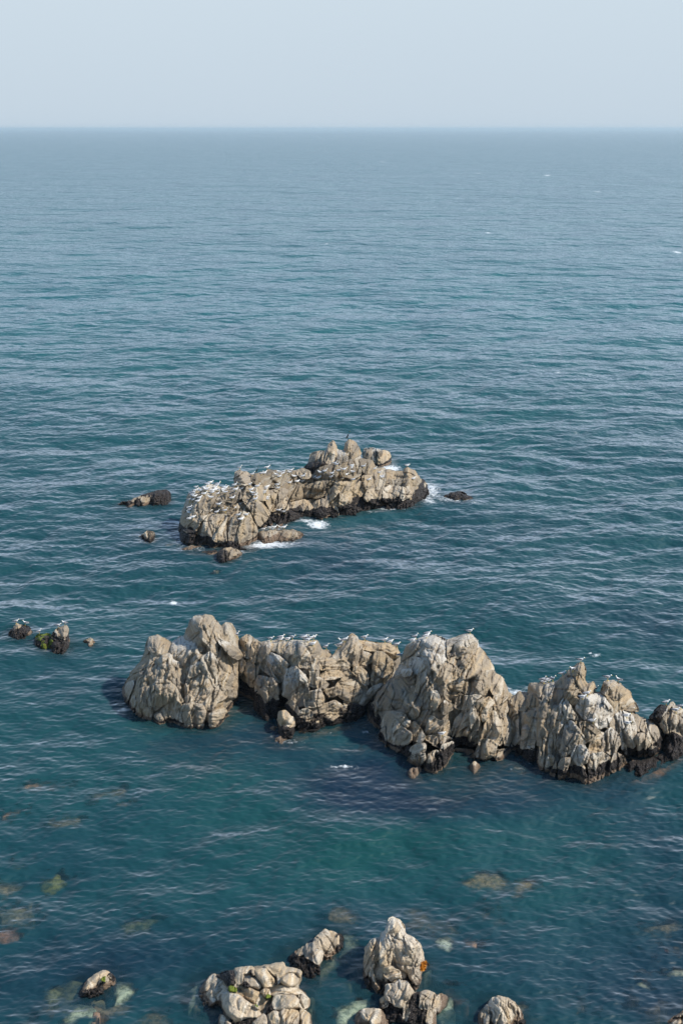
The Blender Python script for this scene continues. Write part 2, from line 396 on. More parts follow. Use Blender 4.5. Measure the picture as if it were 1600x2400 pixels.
# ---- the long ridge across the middle ---------------------------------------------------
ridge_loc = tuple(float(a) for a in ground(880, 1740))
ridge = empty('rock_ridge', ridge_loc)
setp(ridge, 'long jagged tan rock ridge across the middle of the sea, gulls along its crest', 'rock ridge')
CL = Crag(P('C', [(110,900),(150,850),(185,790),(235,690),(330,580),(355,480),(390,370),(470,350),(530,380),(600,415),(690,360),(725,340),(770,220),(800,185),(860,175),(905,158),(975,175),(1010,215),(1050,280),(1080,235),(1140,240),(1165,290),(1200,370),(1225,430),(1245,530),(1215,640),(1205,900),(1225,1130),(1150,1190),(990,1225),(880,1235),(640,1230),(480,1210),(260,1190),(230,1120),(150,1060),(145,1000),(160,960),(115,930)]),
    P('C', [(80,900),(140,1000),(240,1120),(300,1160),(600,1190),(880,1205),(1000,1190),(1225,1110),(1400,1080)]), lean=63, rc=2.6, cdep=2.6, band=.42, seed=1, beds=78)
build_crag(CL, [
 ('C', [(355,500),(365,440),(390,370),(470,350),(520,380),(600,415),(620,470),(560,520),(500,560),(400,600),(300,680),(230,700),(320,590)], dict(d=-.5,g=65,st=.06,w=.6,gu=.3)),
 ('C', [(385,470),(392,370),(470,352),(490,420),(455,500),(420,505)], dict(d=.0,g=85,w=.3,gu=.5)),
 ('C', [(150,850),(230,690),(330,590),(480,540),(470,620),(360,680),(250,780),(200,850),(180,1000),(110,920)], dict(d=-.5,g=35,st=.09,w=.5,gu=.2)),
 ('C', [(620,400),(690,360),(740,385),(800,405),(830,470),(855,560),(800,630),(730,640),(660,600),(615,580),(590,500)], dict(n='boulder',lab='grey rounded boulder streaked with white',g=65,T=1.1,st=.05,w=.15,gu=.65,br=.92,ty=.3)),
 ('C', [(725,345),(770,220),(800,185),(860,175),(900,225),(960,285),(1000,340),(1018,430),(1012,545),(940,500),(860,560),(830,470),(790,400),(720,385)], dict(n='peak',lab='tall grey-brown peak with a whitened tip',g=110,T=1.0,st=.04,w=.45,br=.85,gu=.45,tx=-.1,ty=.2)),
 ('C', [(780,230),(800,185),(860,172),(890,220),(870,300),(820,310)], dict(d=.3,w=.3,gu=.7,br=1.05)),
 ('C', [(885,185),(905,158),(975,175),(988,220),(962,270),(905,228)], dict(g=70,d=-.2,w=.2,gu=.5)),
 ('C', [(962,240),(1000,210),(1048,265),(1052,400),(1020,400),(1000,330),(960,290)], dict(g=100,w=.35,gu=.5)),
 ('C', [(1055,330),(1060,270),(1090,235),(1145,245),(1168,290),(1200,370),(1225,430),(1215,480),(1120,430),(1055,385)], dict(g=110,T=.7,w=.4,gu=.45)),
 ('C', [(1030,405),(1060,390),(1150,430),(1235,500),(1250,540),(1210,570),(1130,530),(1060,440)], dict(n='slab',lab='leaning grey slab wedged below the crest',d=.75,g=-35,T=.6,st=.04,w=.5,br=.85)),
 ('C', [(470,750),(480,580),(520,530),(575,520),(625,580),(670,600),(720,640),(762,740),(740,860),(700,970),(650,900),(640,800),(600,740),(520,740)], dict(n='buttress',d=.25,g=75,T=1.2,st=.10,w=.35,gu=.55,tx=.25)),
 ('C', [(360,830),(355,680),(380,640),(480,570),(472,740),(430,810)], dict(g=82,st=.12,w=.4,gu=.3)),
 ('C', [(200,870),(260,760),(350,670),(362,760),(360,830),(290,850),(240,920),(230,1000),(170,1010),(190,940)], dict(g=60,st=.09,w=.4,gu=.3)),
 ('C', [(240,940),(290,850),(330,825),(400,825),(415,900),(440,1040),(430,1190),(260,1190),(250,1080),(235,1000)], dict(n='buttress',d=.15,g=98,T=.9,st=.10,w=.45,gu=.3)),
 ('C', [(415,880),(430,800),(475,755),(560,760),(620,800),(650,870),(660,930),(690,990),(640,1030),(560,1000),(450,1050),(440,1020),(420,950)], dict(n='buttress',lab='rounded pale dome on the front face',d=.7,g=80,T=1.2,st=.05,w=.35,gu=.5,br=1.0,ty=-.15)),
 ('C', [(500,745),(570,722),(640,745),(672,810),(668,900),(705,960),(650,960),(640,860),(600,790),(560,755)], dict(d=.45,g=60,T=.4,w=.4,gu=.5)),
 ('C', [(440,1060),(470,1030),(560,1000),(655,1025),(640,1220),(520,1210),(450,1190)], dict(d=.35,g=95,T=.8,w=.4,gu=.45,br=1.05)),
 ('C', [(655,1020),(720,980),(800,970),(880,990),(910,1040),(890,1150),(870,1240),(740,1235),(645,1220)], dict(n='buttress',d=.5,g=88,T=.9,st=.07,w=.3,gu=.3)),
 ('C', [(855,650),(870,560),(950,500),(985,530),(1010,580),(1028,660),(1000,830),(960,750),(920,700),(860,690)], dict(g=105,d=.2,st=.12,w=.4,gu=.5)),
 ('C', [(730,640),(800,635),(850,590),(860,690),(800,720),(760,740)], dict(g=70,w=.4,br=.85)),
 ('C', [(765,790),(810,720),(850,690),(960,700),(985,760),(970,860),(900,940),(890,860),(840,800),(790,830),(760,880),(740,900)], dict(g=75,st=.13,d=.1,w=.5,gu=.3)),
 ('C', [(700,950),(770,880),(830,800),(880,850),(895,900),(960,850),(1010,830),(1010,960),(960,1030),(910,1040),(800,970),(720,980)], dict(g=55,st=.06,w=.45,gu=.3)),
 ('C', [(1030,560),(1050,450),(1090,440),(1130,540),(1200,590),(1205,800),(1200,920),(1100,920),(1090,880),(1020,800),(1020,680)], dict(n='buttress',g=88,T=.8,st=.06,w=.6,gu=.3,br=1.05,tx=.2)),
 ('C', [(1010,830),(1050,800),(1090,860),(1100,920),(1010,970),(960,1040)], dict(d=.25,g=80,w=.3,br=1.05)),
 ('C', [(910,1050),(960,1030),(1020,960),(1100,915),(1200,910),(1225,1130),(1150,1180),(990,1220),(880,1230),(890,1150)], dict(g=15,d=.1,st=.12,w=.6,gu=.25,rough=1.5)),
 ('C', [(940,1080),(1000,1040),(1090,1030),(1130,1100),(1080,1170),(960,1190)], dict(g=10,d=.45,st=.1,w=.55)),
 ('C', [(145,850),(200,780),(250,765),(230,850),(190,940),(110,920)], dict(d=.25,w=.3,gu=.6,g=60)),
 ('C', [(145,1000),(180,980),(235,1010),(250,1120),(160,1070)], dict(d=.1,m=.8)),
 ('C', [(108,905),(150,880),(200,920),(180,990),(125,950)], dict(d=.2,m=.9)),
], ridge, ridge_loc, label='left massif of the ridge, the tallest, with rounded pillows of grey rock', coreB=4)

CM = Crag(P('D', [(70,330),(90,220),(150,190),(200,215),(280,250),(360,240),(420,250),(500,240),(600,235),(680,235),(770,240),(810,270),(835,320),(910,330),(940,370),(1000,300),(1080,220),(1115,180),(1150,210),(1200,240),(1300,260),(1450,270),(1510,300),(1560,360),(1568,600),(1500,700),(1300,780),(1240,850),(1200,950),(1140,960),(1050,960),(980,990),(880,1010),(800,1075),(700,1070),(600,1010),(480,940),(300,920),(220,850),(90,870),(70,700)]),
    P('D', [(60,850),(200,850),(300,910),(480,960),(620,1030),(780,1050),(880,990),(1000,960),(1200,930),(1300,900),(1568,860)]), lean=68, rc=1.3, cdep=1.4, band=1.0, seed=2, beds=80)
build_crag(CM, [
 ('D', [(90,300),(95,220),(150,190),(215,220),(210,290),(170,400),(130,390),(95,350)], dict(g=80,w=.5,st=.1)),
 ('D', [(180,380),(215,260),(288,260),(280,330),(240,440),(200,430)], dict(g=75,w=.6,st=.08)),
 ('D', [(255,420),(290,330),(320,260),(362,245),(370,330),(310,400),(270,450)], dict(g=65,w=.6,st=.08)),
 ('D', [(365,330),(370,250),(430,245),(500,250),(500,310),(460,370),(400,330)], dict(n='boulder',lab='ochre yellow block on the crest',g=80,w=1.25,br=1.05,d=-.1)),
 ('D', [(70,560),(80,430),(110,400),(132,440),(115,520),(90,560)], dict(g=85)),
 ('D', [(110,500),(150,430),(205,420),(215,480),(260,480),(240,580),(190,700),(170,650),(140,560)], dict(g=70,w=.4,d=.1,st=.1)),
 ('D', [(75,620),(130,560),(180,640),(215,700),(200,840),(100,870),(75,780)], dict(g=90,w=.9,br=.8,d=-.4,rough=1.4)),
 ('D', [(265,480),(320,370),(370,360),(460,390),(530,460),(500,560),(460,620),(410,600),(340,540),(290,500)], dict(d=.3,g=120,w=.35,gu=.55,st=.09)),
 ('D', [(230,640),(250,560),(340,580),(420,600),(440,700),(430,840),(380,860),(290,850),(230,760)], dict(n='buttress',d=.65,g=115,T=1.0,w=.2,gu=.3,st=.05,br=.95)),
 ('D', [(490,340),(500,300),(560,240),(640,250),(720,350),(742,430),(740,500),(640,480),(540,460),(480,380)], dict(g=60,w=.4,gu=.6,T=.7)),
 ('D', [(640,250),(700,240),(790,240),(835,330),(820,380),(760,400),(720,350)], dict(g=60,w=.3,gu=.6,d=-.2)),
 ('D', [(500,560),(510,500),(600,480),(680,560),(732,640),(700,740),(670,830),(600,850),(520,760),(480,740),(490,640)], dict(n='buttress',lab='smooth pale triangular face',d=.35,g=78,T=.7,w=.3,gu=.6,st=.03,ty=-.2)),
 ('D', [(735,500),(750,420),(815,400),(818,480),(800,580),(780,670),(722,640)], dict(n='pillar',g=86,w=.45,T=.5,d=.1)),
 ('D', [(815,430),(940,400),(1050,430),(1100,490),(1040,500),(900,500),(830,510)], dict(g=4,st=.12,w=.4,gu=.5,d=.1)),
 ('D', [(825,560),(900,510),(1060,500),(1125,540),(1040,560),(960,590),(860,600)], dict(g=6,st=.08,w=.5,d=.3,T=.5,br=1.05)),
 ('D', [(1000,620),(1040,570),(1130,540),(1200,600),(1255,680),(1230,720),(1130,800),(1050,790),(980,740),(900,760),(870,700),(960,670)], dict(g=15,d=.4,T=.8,w=.5,gu=.3,st=.06)),
 ('D', [(785,580),(830,590),(900,640),(870,680),(800,680)], dict(g=20,d=.1,w=.5)),
 ('D', [(940,400),(940,375),(1000,310),(1080,220),(1115,180),(1160,210),(1190,290),(1230,380),(1252,490),(1180,480),(1100,460),(1050,420)], dict(n='peak',lab='triangular brown peak above the centre of the ridge',g=62,T=.8,w=.4,gu=.4,d=.1)),
 ('D', [(1130,490),(1200,490),(1252,530),(1268,640),(1230,640),(1180,600),(1130,540)], dict(g=105,d=.2,w=.5)),
 ('D', [(1170,240),(1300,260),(1450,270),(1510,300),(1562,370),(1490,410),(1440,350),(1340,330),(1200,320)], dict(n='slab',lab='flat sandy yellow slab along the crest',g=-6,d=-.4,T=.5,w=.95,gu=.25,br=1.08)),
 ('D', [(1305,420),(1330,350),(1390,340),(1480,420),(1502,520),(1470,590),(1370,570),(1310,500)], dict(n='boulder',lab='brown rounded boulder high on the ridge',g=85,d=.4,w=.7,br=.85,gu=.2)),
 ('D', [(1195,340),(1290,370),(1300,440),(1250,450),(1230,380)], dict(w=1.0,d=-.1)),
 ('D', [(1290,620),(1310,500),(1370,580),(1430,590),(1400,640),(1300,650)], dict(w=.8)),
 ('D', [(680,740),(740,710),(820,690),(862,760),(840,830),(760,850),(690,850)], dict(d=.55,g=25,w=.4,gu=.45,br=1.08)),
 ('D', [(510,830),(560,790),(612,850),(622,910),(560,930),(515,890)], dict(d=.75,g=60,w=.2)),
 ('D', [(700,860),(840,830),(960,790),(1040,850),(960,900),(850,900),(720,900)], dict(d=.6,g=15,st=.08,w=.55,gu=.4)),
 ('D', [(1040,800),(1130,800),(1240,720),(1330,650),(1400,640),(1390,700),(1290,790),(1240,850),(1150,880),(1060,860)], dict(d=.3,g=45,st=.08,w=.4)),
 ('D', [(740,930),(850,900),(1000,890),(1140,880),(1200,950),(1140,960),(1050,960),(980,1000),(880,1010),(800,1080),(720,1070),(700,1000)], dict(d=.7,g=20,m=.62,w=.7,rough=1.6)),
 ('D', [(600,920),(660,870),(750,890),(740,940),(660,1000),(600,970)], dict(d=.7,g=30,w=.4,st=.08)),
 ('D', [(220,780),(300,850),(420,860),(500,900),(460,950),(300,930),(230,870)], dict(d=.35,m=.75,rough=1.5)),
 ('D', [(1000,850),(1120,820),(1220,850),(1230,930),(1120,930),(1030,900)], dict(d=.55,m=.85,rough=1.5)),
], ridge, ridge_loc, label='low central wall of the ridge with a dark slot and black mussel beds at its foot', coreB=3)

CR = Crag(P('E', [(130,1140),(140,1000),(170,830),(240,700),(330,620),(400,560),(470,440),(520,280),(600,230),(680,210),(780,190),(850,220),(880,250),(960,220),(1040,185),(1110,180),(1165,240),(1190,300),(1250,390),(1310,470),(1340,540),(1400,570),(1440,680),(1500,760),(1540,860),(1568,1000),(1568,1190),(1520,1240),(1400,1330),(1250,1360),(1130,1340),(940,1330),(900,1450),(870,1490),(700,1460),(680,1340),(480,1340),(370,1210),(280,1160)]),
    P('E', [(120,1130),(280,1150),(380,1230),(520,1310),(690,1400),(860,1450),(940,1390),(1130,1360),(1250,1370),(1400,1340),(1568,1260)]), lean=64, rc=2.6, cdep=2.8, band=.95, seed=3, beds=64)
build_crag(CR, [
 ('E', [(130,1140),(140,990),(175,830),(240,790),(235,900),(260,1000),(285,1150),(200,1160)], dict(g=98,st=.14,w=.35,d=-.2)),
 ('E', [(235,900),(240,760),(310,670),(400,600),(480,545),(560,530),(620,550),(655,620),(662,760),(640,870),(600,960),(540,960),(480,910),(360,890),(310,950),(280,1030),(250,1000)], dict(n='boulder',lab='big dark-faced boulder with a whitened top edge',d=.6,g=98,T=1.3,st=.05,w=.45,br=.72,gu=.28,tx=-.25,ty=.28,nf=2)),
 ('E', [(400,570),(470,450),(560,390),(640,400),(680,450),(712,540),(742,700),(740,850),(700,990),(640,1040),(600,980),(650,850),(662,640),(610,540),(480,540)], dict(n='boulder',d=.1,g=85,T=1.0,st=.07,w=.45,br=.88,gu=.5)),
 ('E', [(470,520),(482,510),(555,510),(555,560),(490,570)], dict(d=1.1,gu=.65,w=.3)),
 ('E', [(275,1060),(310,950),(350,895),(430,900),(500,920),(547,990),(530,1030),(470,1010),(410,960),(370,1030),(330,1100),(310,1180),(280,1150)], dict(n='boulder',lab='pale grey faceted boulder low on the front',d=1.0,g=60,T=.7,st=.03,w=.2,gu=.3,br=1.05)),
 ('E', [(330,1120),(370,1020),(410,960),(480,1030),(560,1090),(567,1160),(490,1210),(370,1210),(320,1180)], dict(n='boulder',d=1.15,g=60,T=.8,st=.03,w=.25,gu=.35,br=1.08)),
 ('E', [(470,430),(520,290),(600,250),(680,260),(700,320),(650,370),(560,380)], dict(g=60,w=.45,gu=.4,br=.85,d=-.4)),
 ('E', [(660,370),(690,325),(750,330),(810,400),(817,480),(780,580),(750,640),(735,600),(700,480)], dict(n='slab',lab='tongue shaped grey slab standing upright',d=.35,g=100,T=.7,w=.3,gu=.55,tx=.3)),
 ('E', [(620,230),(700,210),(780,190),(860,225),(888,260),(890,400),(870,460),(820,480),(800,380),(740,310),(700,300)], dict(d=-.2,g=80,w=.2,gu=.7,T=.8)),
 ('E', [(890,250),(960,220),(1040,185),(1120,185),(1165,240),(1160,310),(1130,370),(1010,380),(930,420),(900,380)], dict(n='peak',lab='brown blocky summit splashed with white',g=25,T=.9,w=.5,gu=.55,br=.82,d=.05)),
 ('E', [(900,420),(1010,385),(1140,370),(1130,470),(1080,590),(1020,580),(960,460)], dict(g=70,st=.10,w=.75,gu=.25)),
 ('E', [(1150,370),(1190,300),(1250,390),(1310,470),(1322,510),(1240,520),(1150,560),(1080,590),(1130,480)], dict(n='buttress',lab='smooth tan face on the right shoulder',g=60,st=.02,w=.7,gu=.15,br=1.1,d=-.3,T=.5,rough=.4)),
 ('E', [(760,700),(760,600),(820,500),(900,430),(960,460),(1010,560),(960,600),(880,640),(850,720),(800,760)], dict(g=72,st=.09,w=.6,gu=.2,T=.7)),
 ('E', [(860,680),(900,610),(990,570),(1070,590),(1030,660),(990,760),(930,800),(870,760)], dict(g=-15,st=.16,w=.65,d=-.2)),
 ('E', [(745,840),(750,710),(790,705),(822,780),(800,850),(770,880)], dict(d=.1,w=.7)),
 ('E', [(830,850),(870,790),(940,830),(970,850),(930,880),(860,920)], dict(d=-.3,br=.6,w=.5)),
 ('E', [(1030,700),(1070,600),(1160,560),(1240,520),(1330,520),(1300,620),(1240,740),(1160,740),(1060,730)], dict(g=68,st=.15,w=.35,gu=.4,T=.7)),
 ('E', [(1300,640),(1340,545),(1395,580),(1440,690),(1400,760),(1320,740),(1290,700)], dict(n='buttress',d=-.2,g=70,st=.02,w=.65,gu=.15,br=1.12,rough=.4)),
 ('E', [(960,850),(1000,740),(1100,750),(1200,740),(1232,790),(1190,930),(1100,860),(1040,880)], dict(g=66,st=.15,w=.45,gu=.35,d=.1)),
 ('E', [(1190,940),(1220,790),(1280,760),(1322,800),(1260,950),(1220,990)], dict(g=70,w=.95,gu=.1,T=.4,d=.15)),
 ('E', [(930,1120),(960,980),(1060,870),(1100,850),(1140,930),(1100,1010),(1040,1040),(960,1070)], dict(g=65,st=.16,w=.35,br=.85)),
 ('E', [(1095,935),(1108,870),(1130,850),(1185,960),(1170,1060),(1120,1060)], dict(n='spire',g=85,d=.45,T=.5,w=.3,gu=.4)),
 ('E', [(940,1130),(970,1060),(1050,1020),(1110,1010),(1180,960),(1200,1040),(1170,1180),(1100,1200),(1000,1180)], dict(g=75,st=.15,w=.7,gu=.35,d=.1)),
 ('E', [(1200,1160),(1230,1020),(1290,900),(1330,890),(1392,960),(1402,1080),(1380,1200),(1280,1170)], dict(n='buttress',g=78,st=.13,w=.5,gu=.4,d=.2)),
 ('E', [(1400,1100),(1410,980),(1445,890),(1490,960),(1540,1000),(1560,1150),(1500,1220),(1420,1200)], dict(n='spire',g=88,st=.12,w=.5,gu=.4,d=.2)),
 ('E', [(1320,740),(1420,740),(1500,790),(1540,870),(1540,990),(1480,940),(1440,880),(1400,950),(1330,880)], dict(g=75,st=.08,w=.6)),
 ('E', [(680,1080),(740,930),(810,980),(900,970),(930,1130),(820,1100),(740,1110)], dict(g=60,w=.6,st=.06,d=-.2)),
 ('E', [(690,1130),(820,1110),(930,1140),(1000,1180),(940,1230),(930,1330),(860,1240),(760,1200)], dict(g=80,st=.12,w=.5,gu=.5,d=.3)),
 ('E', [(660,1370),(720,1290),(790,1250),(832,1290),(790,1380),(800,1460),(710,1450)], dict(n='pillar',d=1.0,g=70,st=.08,w=.4,T=.6)),
 ('E', [(800,1420),(830,1290),(850,1200),(940,1170),(942,1330),(920,1430),(880,1490),(800,1470)], dict(n='pillar',d=1.1,g=82,st=.13,w=.6,T=.6,gu=.45)),
 ('E', [(530,1280),(570,1220),(640,1180),(692,1190),(690,1250),(620,1280)], dict(n='slab',lab='light slab resting near the waterline',d=1.2,g=25,w=.2,gu=.4,br=1.1)),
 ('E', [(380,1190),(520,1200),(560,1230),(520,1280),(420,1270)], dict(d=.9,m=.95,rough=1.5)),
 ('E', [(480,1330),(560,1290),(690,1270),(690,1330),(600,1340)], dict(d=1.2,m=.45,w=.6,rough=1.5)),
 ('E', [(945,1240),(1050,1240),(1130,1250),(1140,1330),(1010,1330),(940,1310)], dict(d=.3,g=85,st=.1,w=.5,gu=.3,br=1.05)),
 ('E', [(1150,1290),(1190,1150),(1290,1150),(1342,1200),(1320,1290),(1240,1330),(1170,1320)], dict(d=.45,g=86,st=.12,w=.45,gu=.45)),
 ('E', [(1330,1250),(1440,1240),(1520,1200),(1500,1270),(1400,1320),(1330,1310)], dict(d=.3,g=30,w=.4,gu=.4,br=1.05)),
 ('E', [(540,1030),(590,980),(650,1060),(690,1120),(640,1180),(570,1150)], dict(d=.6,g=60,w=.5)),
 ('E', [(940,1340),(1130,1330),(1250,1350),(1400,1320),(1540,1240),(1568,1280),(1430,1360),(1250,1390),(1050,1400),(940,1390)], dict(d=.45,m=.7,rough=1.5)),
], ridge, ridge_loc, label='right massif of the ridge with steep tilted beds and tan right-hand faces', coreB=4)

CF = Crag(P('F', [(0,420),(30,380),(60,420),(130,380),(200,380),(225,300),(300,305),(420,295),(500,250),(560,210),(640,140),(690,125),(710,200),(700,270),(730,310),(790,290),(800,380),(850,380),(880,290),(950,280),(1020,310),(1100,370),(1110,440),(1170,530),(1130,550),(1190,600),(1260,620),(1340,660),(1390,740),(1410,830),(1390,920),(1270,950),(1200,1000),(1090,1050),(960,1090),(880,1150),(740,1215),(600,1190),(480,1160),(300,1110),(290,990),(140,960),(0,960)]),
    P('F', [(-20,950),(140,960),(280,1020),(310,1080),(480,1130),(740,1185),(880,1150),(1000,1110),(1130,1090),(1340,1010),(1568,900)]), lean=62, rc=2.2, cdep=2.4, band=.85, seed=4, beds=82)
build_crag(CF, [
 ('F', [(205,440),(225,310),(300,305),(362,310),(350,400),(310,450),(250,410)], dict(n='boulder',g=70,w=.3,gu=.45,d=-.3,br=.95)),
 ('F', [(200,480),(215,405),(260,410),(322,460),(310,540),(220,520)], dict(n='boulder',lab='square brown block left of the peak',w=.8,br=.8,gu=.1)),
 ('F', [(330,540),(350,400),(380,310),(440,300),(420,380),(400,470),(390,570),(340,560)], dict(g=80,st=.16,w=.4,br=.8)),
 ('F', [(400,420),(440,320),(500,260),(560,215),(640,230),(662,300),(640,390),(640,460),(600,500),(560,450),(520,430),(460,500),(420,480)], dict(n='boulder',g=65,T=1.0,w=.5,br=.82,gu=.4,st=.07)),
 ('F', [(555,230),(560,205),(640,140),(690,125),(712,200),(700,270),(722,320),(680,370),(640,390),(640,300),(620,240)], dict(n='peak',lab='orange-brown pinnacle with a gull on its tip',g=110,st=.07,w=1.0,gu=.5,br=.92)),
 ('F', [(670,390),(720,330),(780,290),(797,330),(760,380),(700,400)], dict(n='slab',lab='orange slab leaning on the pinnacle',w=1.3,gu=.1,g=40,br=1.05)),
 ('F', [(180,640),(190,570),(240,540),(310,550),(380,570),(380,640),(300,690),(230,700)], dict(w=1.25,gu=.05,br=.95,g=70)),
 ('F', [(65,450),(130,380),(190,390),(200,440),(190,540),(120,540),(60,490)], dict(w=.9,gu=.1)),
 ('F', [(0,400),(60,480),(120,560),(125,700),(132,800),(60,880),(0,900)], dict(w=.7,gu=.2,g=70,st=.08)),
 ('F', [(155,800),(160,700),(200,665),(255,690),(267,780),(260,870),(150,870)], dict(n='boulder',lab='small grey striped block in the notch',w=.1,g=12,st=.06,gu=.5,d=.3)),
 ('F', [(465,580),(500,480),(530,430),(570,490),(610,560),(640,620),(540,600),(470,620)], dict(g=70,st=.15,w=.3,gu=.6,d=.1)),
 ('F', [(640,470),(680,430),(770,400),(850,400),(900,460),(952,540),(960,600),(900,680),(830,700),(760,640),(680,600),(640,540)], dict(n='boulder',lab='large whitened grey boulder at the middle of the cluster',g=65,T=1.2,st=.04,w=.1,gu=.85,d=.15,nf=2,ty=-.2)),
 ('F', [(850,380),(880,290),(950,280),(1020,310),(1062,390),(1000,440),(960,450),(900,410)], dict(n='boulder',lab='brown boulder on the right shoulder, two gulls on top',g=60,w=.6,br=.88,gu=.5,d=.1)),
 ('F', [(970,460),(1060,400),(1080,360),(1110,390),(1112,440),(1160,500),(1172,545),(1120,540),(1040,530),(980,500)], dict(w=.95,gu=.15,g=50,d=-.3)),
 ('F', [(900,430),(980,470),(1040,530),(980,560),(950,540)], dict(w=.7,gu=.3)),
 ('F', [(390,600),(470,560),(540,600),(470,690),(400,720),(380,680)], dict(g=75,st=.12,w=.3,gu=.4)),
 ('F', [(470,720),(490,650),(540,615),(600,640),(650,700),(722,800),(690,870),(620,880),(540,950),(480,910),(465,830)], dict(n='boulder',lab='pale boulder with white streaks on its upper side',g=58,T=1.1,st=.05,w=.35,gu=.6,d=.45,ty=.15)),
 ('F', [(300,1090),(300,950),(330,850),(380,720),(420,695),(442,740),(472,950),(440,1100),(380,1110)], dict(n='slab',g=88,st=.15,w=.35,T=.7,gu=.35,d=.1)),
 ('F', [(365,1050),(380,960),(410,930),(447,960),(452,1080),(390,1090)], dict(g=88,d=.6,w=.5,T=.4)),
 ('F', [(480,1100),(480,1010),(520,960),(585,950),(587,1040),(570,1160),(490,1150)], dict(n='boulder',g=30,d=.6,w=.4,T=.6,st=.03)),
 ('F', [(590,1150),(580,1010),(600,920),(640,850),(700,845),(742,920),(720,1010),(690,1000),(720,1130),(640,1170)], dict(n='pillar',lab='bright upright fin at the front',g=95,d=.8,T=.7,w=.3,gu=.6,br=1.08)),
 ('F', [(740,900),(770,800),(830,730),(870,740),(872,860),(850,920),(760,920)], dict(g=15,st=.14,w=.55,gu=.4,d=.35)),
 ('F', [(860,860),(890,730),(940,690),(1000,760),(1012,830),(970,910),(930,930),(870,890)], dict(n='slab',g=88,st=.15,w=.25,gu=.5,d=.4)),
 ('F', [(660,640),(720,640),(780,680),(840,720),(780,790),(730,820),(690,740)], dict(w=.6,br=.75,gu=.35,g=60,st=.08,d=.2)),
 ('F', [(890,690),(930,610),(970,570),(1010,700),(1032,760),(960,700)], dict(w=.3,gu=.4,g=120)),
 ('F', [(970,580),(1030,545),(1120,580),(1152,680),(1162,800),(1120,900),(1080,930),(1030,860),(1020,700)], dict(n='slab',lab='tall slab covered in dark and white streaks',g=105,st=.15,w=.2,gu=.75,d=.35,T=.9)),
 ('F', [(1145,640),(1160,590),(1190,600),(1202,700),(1180,730),(1150,700)], dict(g=95,w=.3,d=.0,st=.08)),
 ('F', [(1200,700),(1210,620),(1290,630),(1350,670),(1400,770),(1412,840),(1380,910),(1300,860),(1250,760)], dict(n='boulder',lab='smooth light grey boulder at the right end',g=112,T=.9,st=.05,w=.15,gu=.4,br=1.08,d=.3)),
 ('F', [(1165,900),(1170,750),(1220,740),(1290,800),(1292,880),(1230,960),(1190,970)], dict(n='boulder',g=108,T=.8,st=.07,w=.25,gu=.4,br=1.05,d=.5)),
 ('F', [(1265,920),(1290,860),(1340,870),(1352,910),(1290,950)], dict(d=.8,w=.3)),
 ('F', [(740,1040),(760,930),(860,910),(930,950),(932,1040),(880,1130),(800,1150),(740,1120)], dict(g=90,st=.13,w=.5,gu=.4,d=.7)),
 ('F', [(930,1060),(960,920),(1000,915),(1050,960),(1087,1050),(1010,1060),(960,1080)], dict(g=115,d=.7,w=.35,gu=.4)),
 ('F', [(480,1160),(600,1150),(740,1130),(880,1120),(860,1170),(740,1215),(600,1190)], dict(d=.8,m=.4,w=.5,rough=1.3)),
 ('F', [(100,960),(110,890),(200,870),(290,880),(297,990),(200,1000)], dict(d=.2,m=.8,rough=1.5)),
 ('F', [(265,840),(270,740),(310,720),(322,850)], dict(g=88,w=.3)),
], ridge, ridge_loc, label='right-hand cluster of the ridge with an orange pinnacle', coreB=3.5)

CE = Crag(P('F', [(1080,1060),(1100,940),(1200,980),(1300,950),(1400,900),(1420,780),(1340,660),(1270,610),(1320,540),(1360,500),(1430,500),(1460,480),(1500,500),(1568,530),(1680,560),(1800,620),(1900,760),(1860,860),(1700,880),(1568,900),(1480,960),(1340,1040),(1200,1110),(1100,1150),(1000,1110)]),
    P('F', [(960,1120),(1100,1120),(1200,1080),(1340,1010),(1480,935),(1568,880),(1700,860),(1900,830)]), lean=60, rc=1.2, cdep=1.3, band=.9, seed=5)
build_crag(CE, [
 ('F', [(1370,640),(1400,570),(1460,480),(1480,470),(1500,510),(1568,540),(1620,600),(1620,760),(1540,770),(1480,720),(1400,740)], dict(n='boulder',lab='pale upright rock with ribbed white streaks at the right edge',g=95,st=.12,w=.25,gu=.7,T=1.0)),
 ('F', [(1270,610),(1320,540),(1360,500),(1430,500),(1442,530),(1400,570),(1370,640),(1340,640)], dict(m=.9,rough=1.6,d=-.2)),
 ('F', [(1100,1100),(1090,1000),(1200,990),(1300,960),(1400,920),(1440,880),(1480,950),(1340,1030),(1200,1090)], dict(d=.3,m=.75,rough=1.6)),
 ('F', [(1400,900),(1420,780),(1480,740),(1568,780),(1600,860),(1520,920),(1440,930)], dict(d=.2,m=.8,rough=1.7)),
 ('F', [(1600,640),(1680,570),(1790,630),(1880,760),(1820,850),(1660,850),(1600,760)], dict(d=-.2,g=80,w=.4,gu=.4,m=.3)),
 ('F', [(1110,1140),(1190,1090),(1300,1050),(1340,1040),(1250,1110),(1150,1160)], dict(d=.5,w=1.2,rough=1.6)),
], ridge, ridge_loc, label='low mussel-covered shelf at the right edge, orange weed along the water', coreB=2)

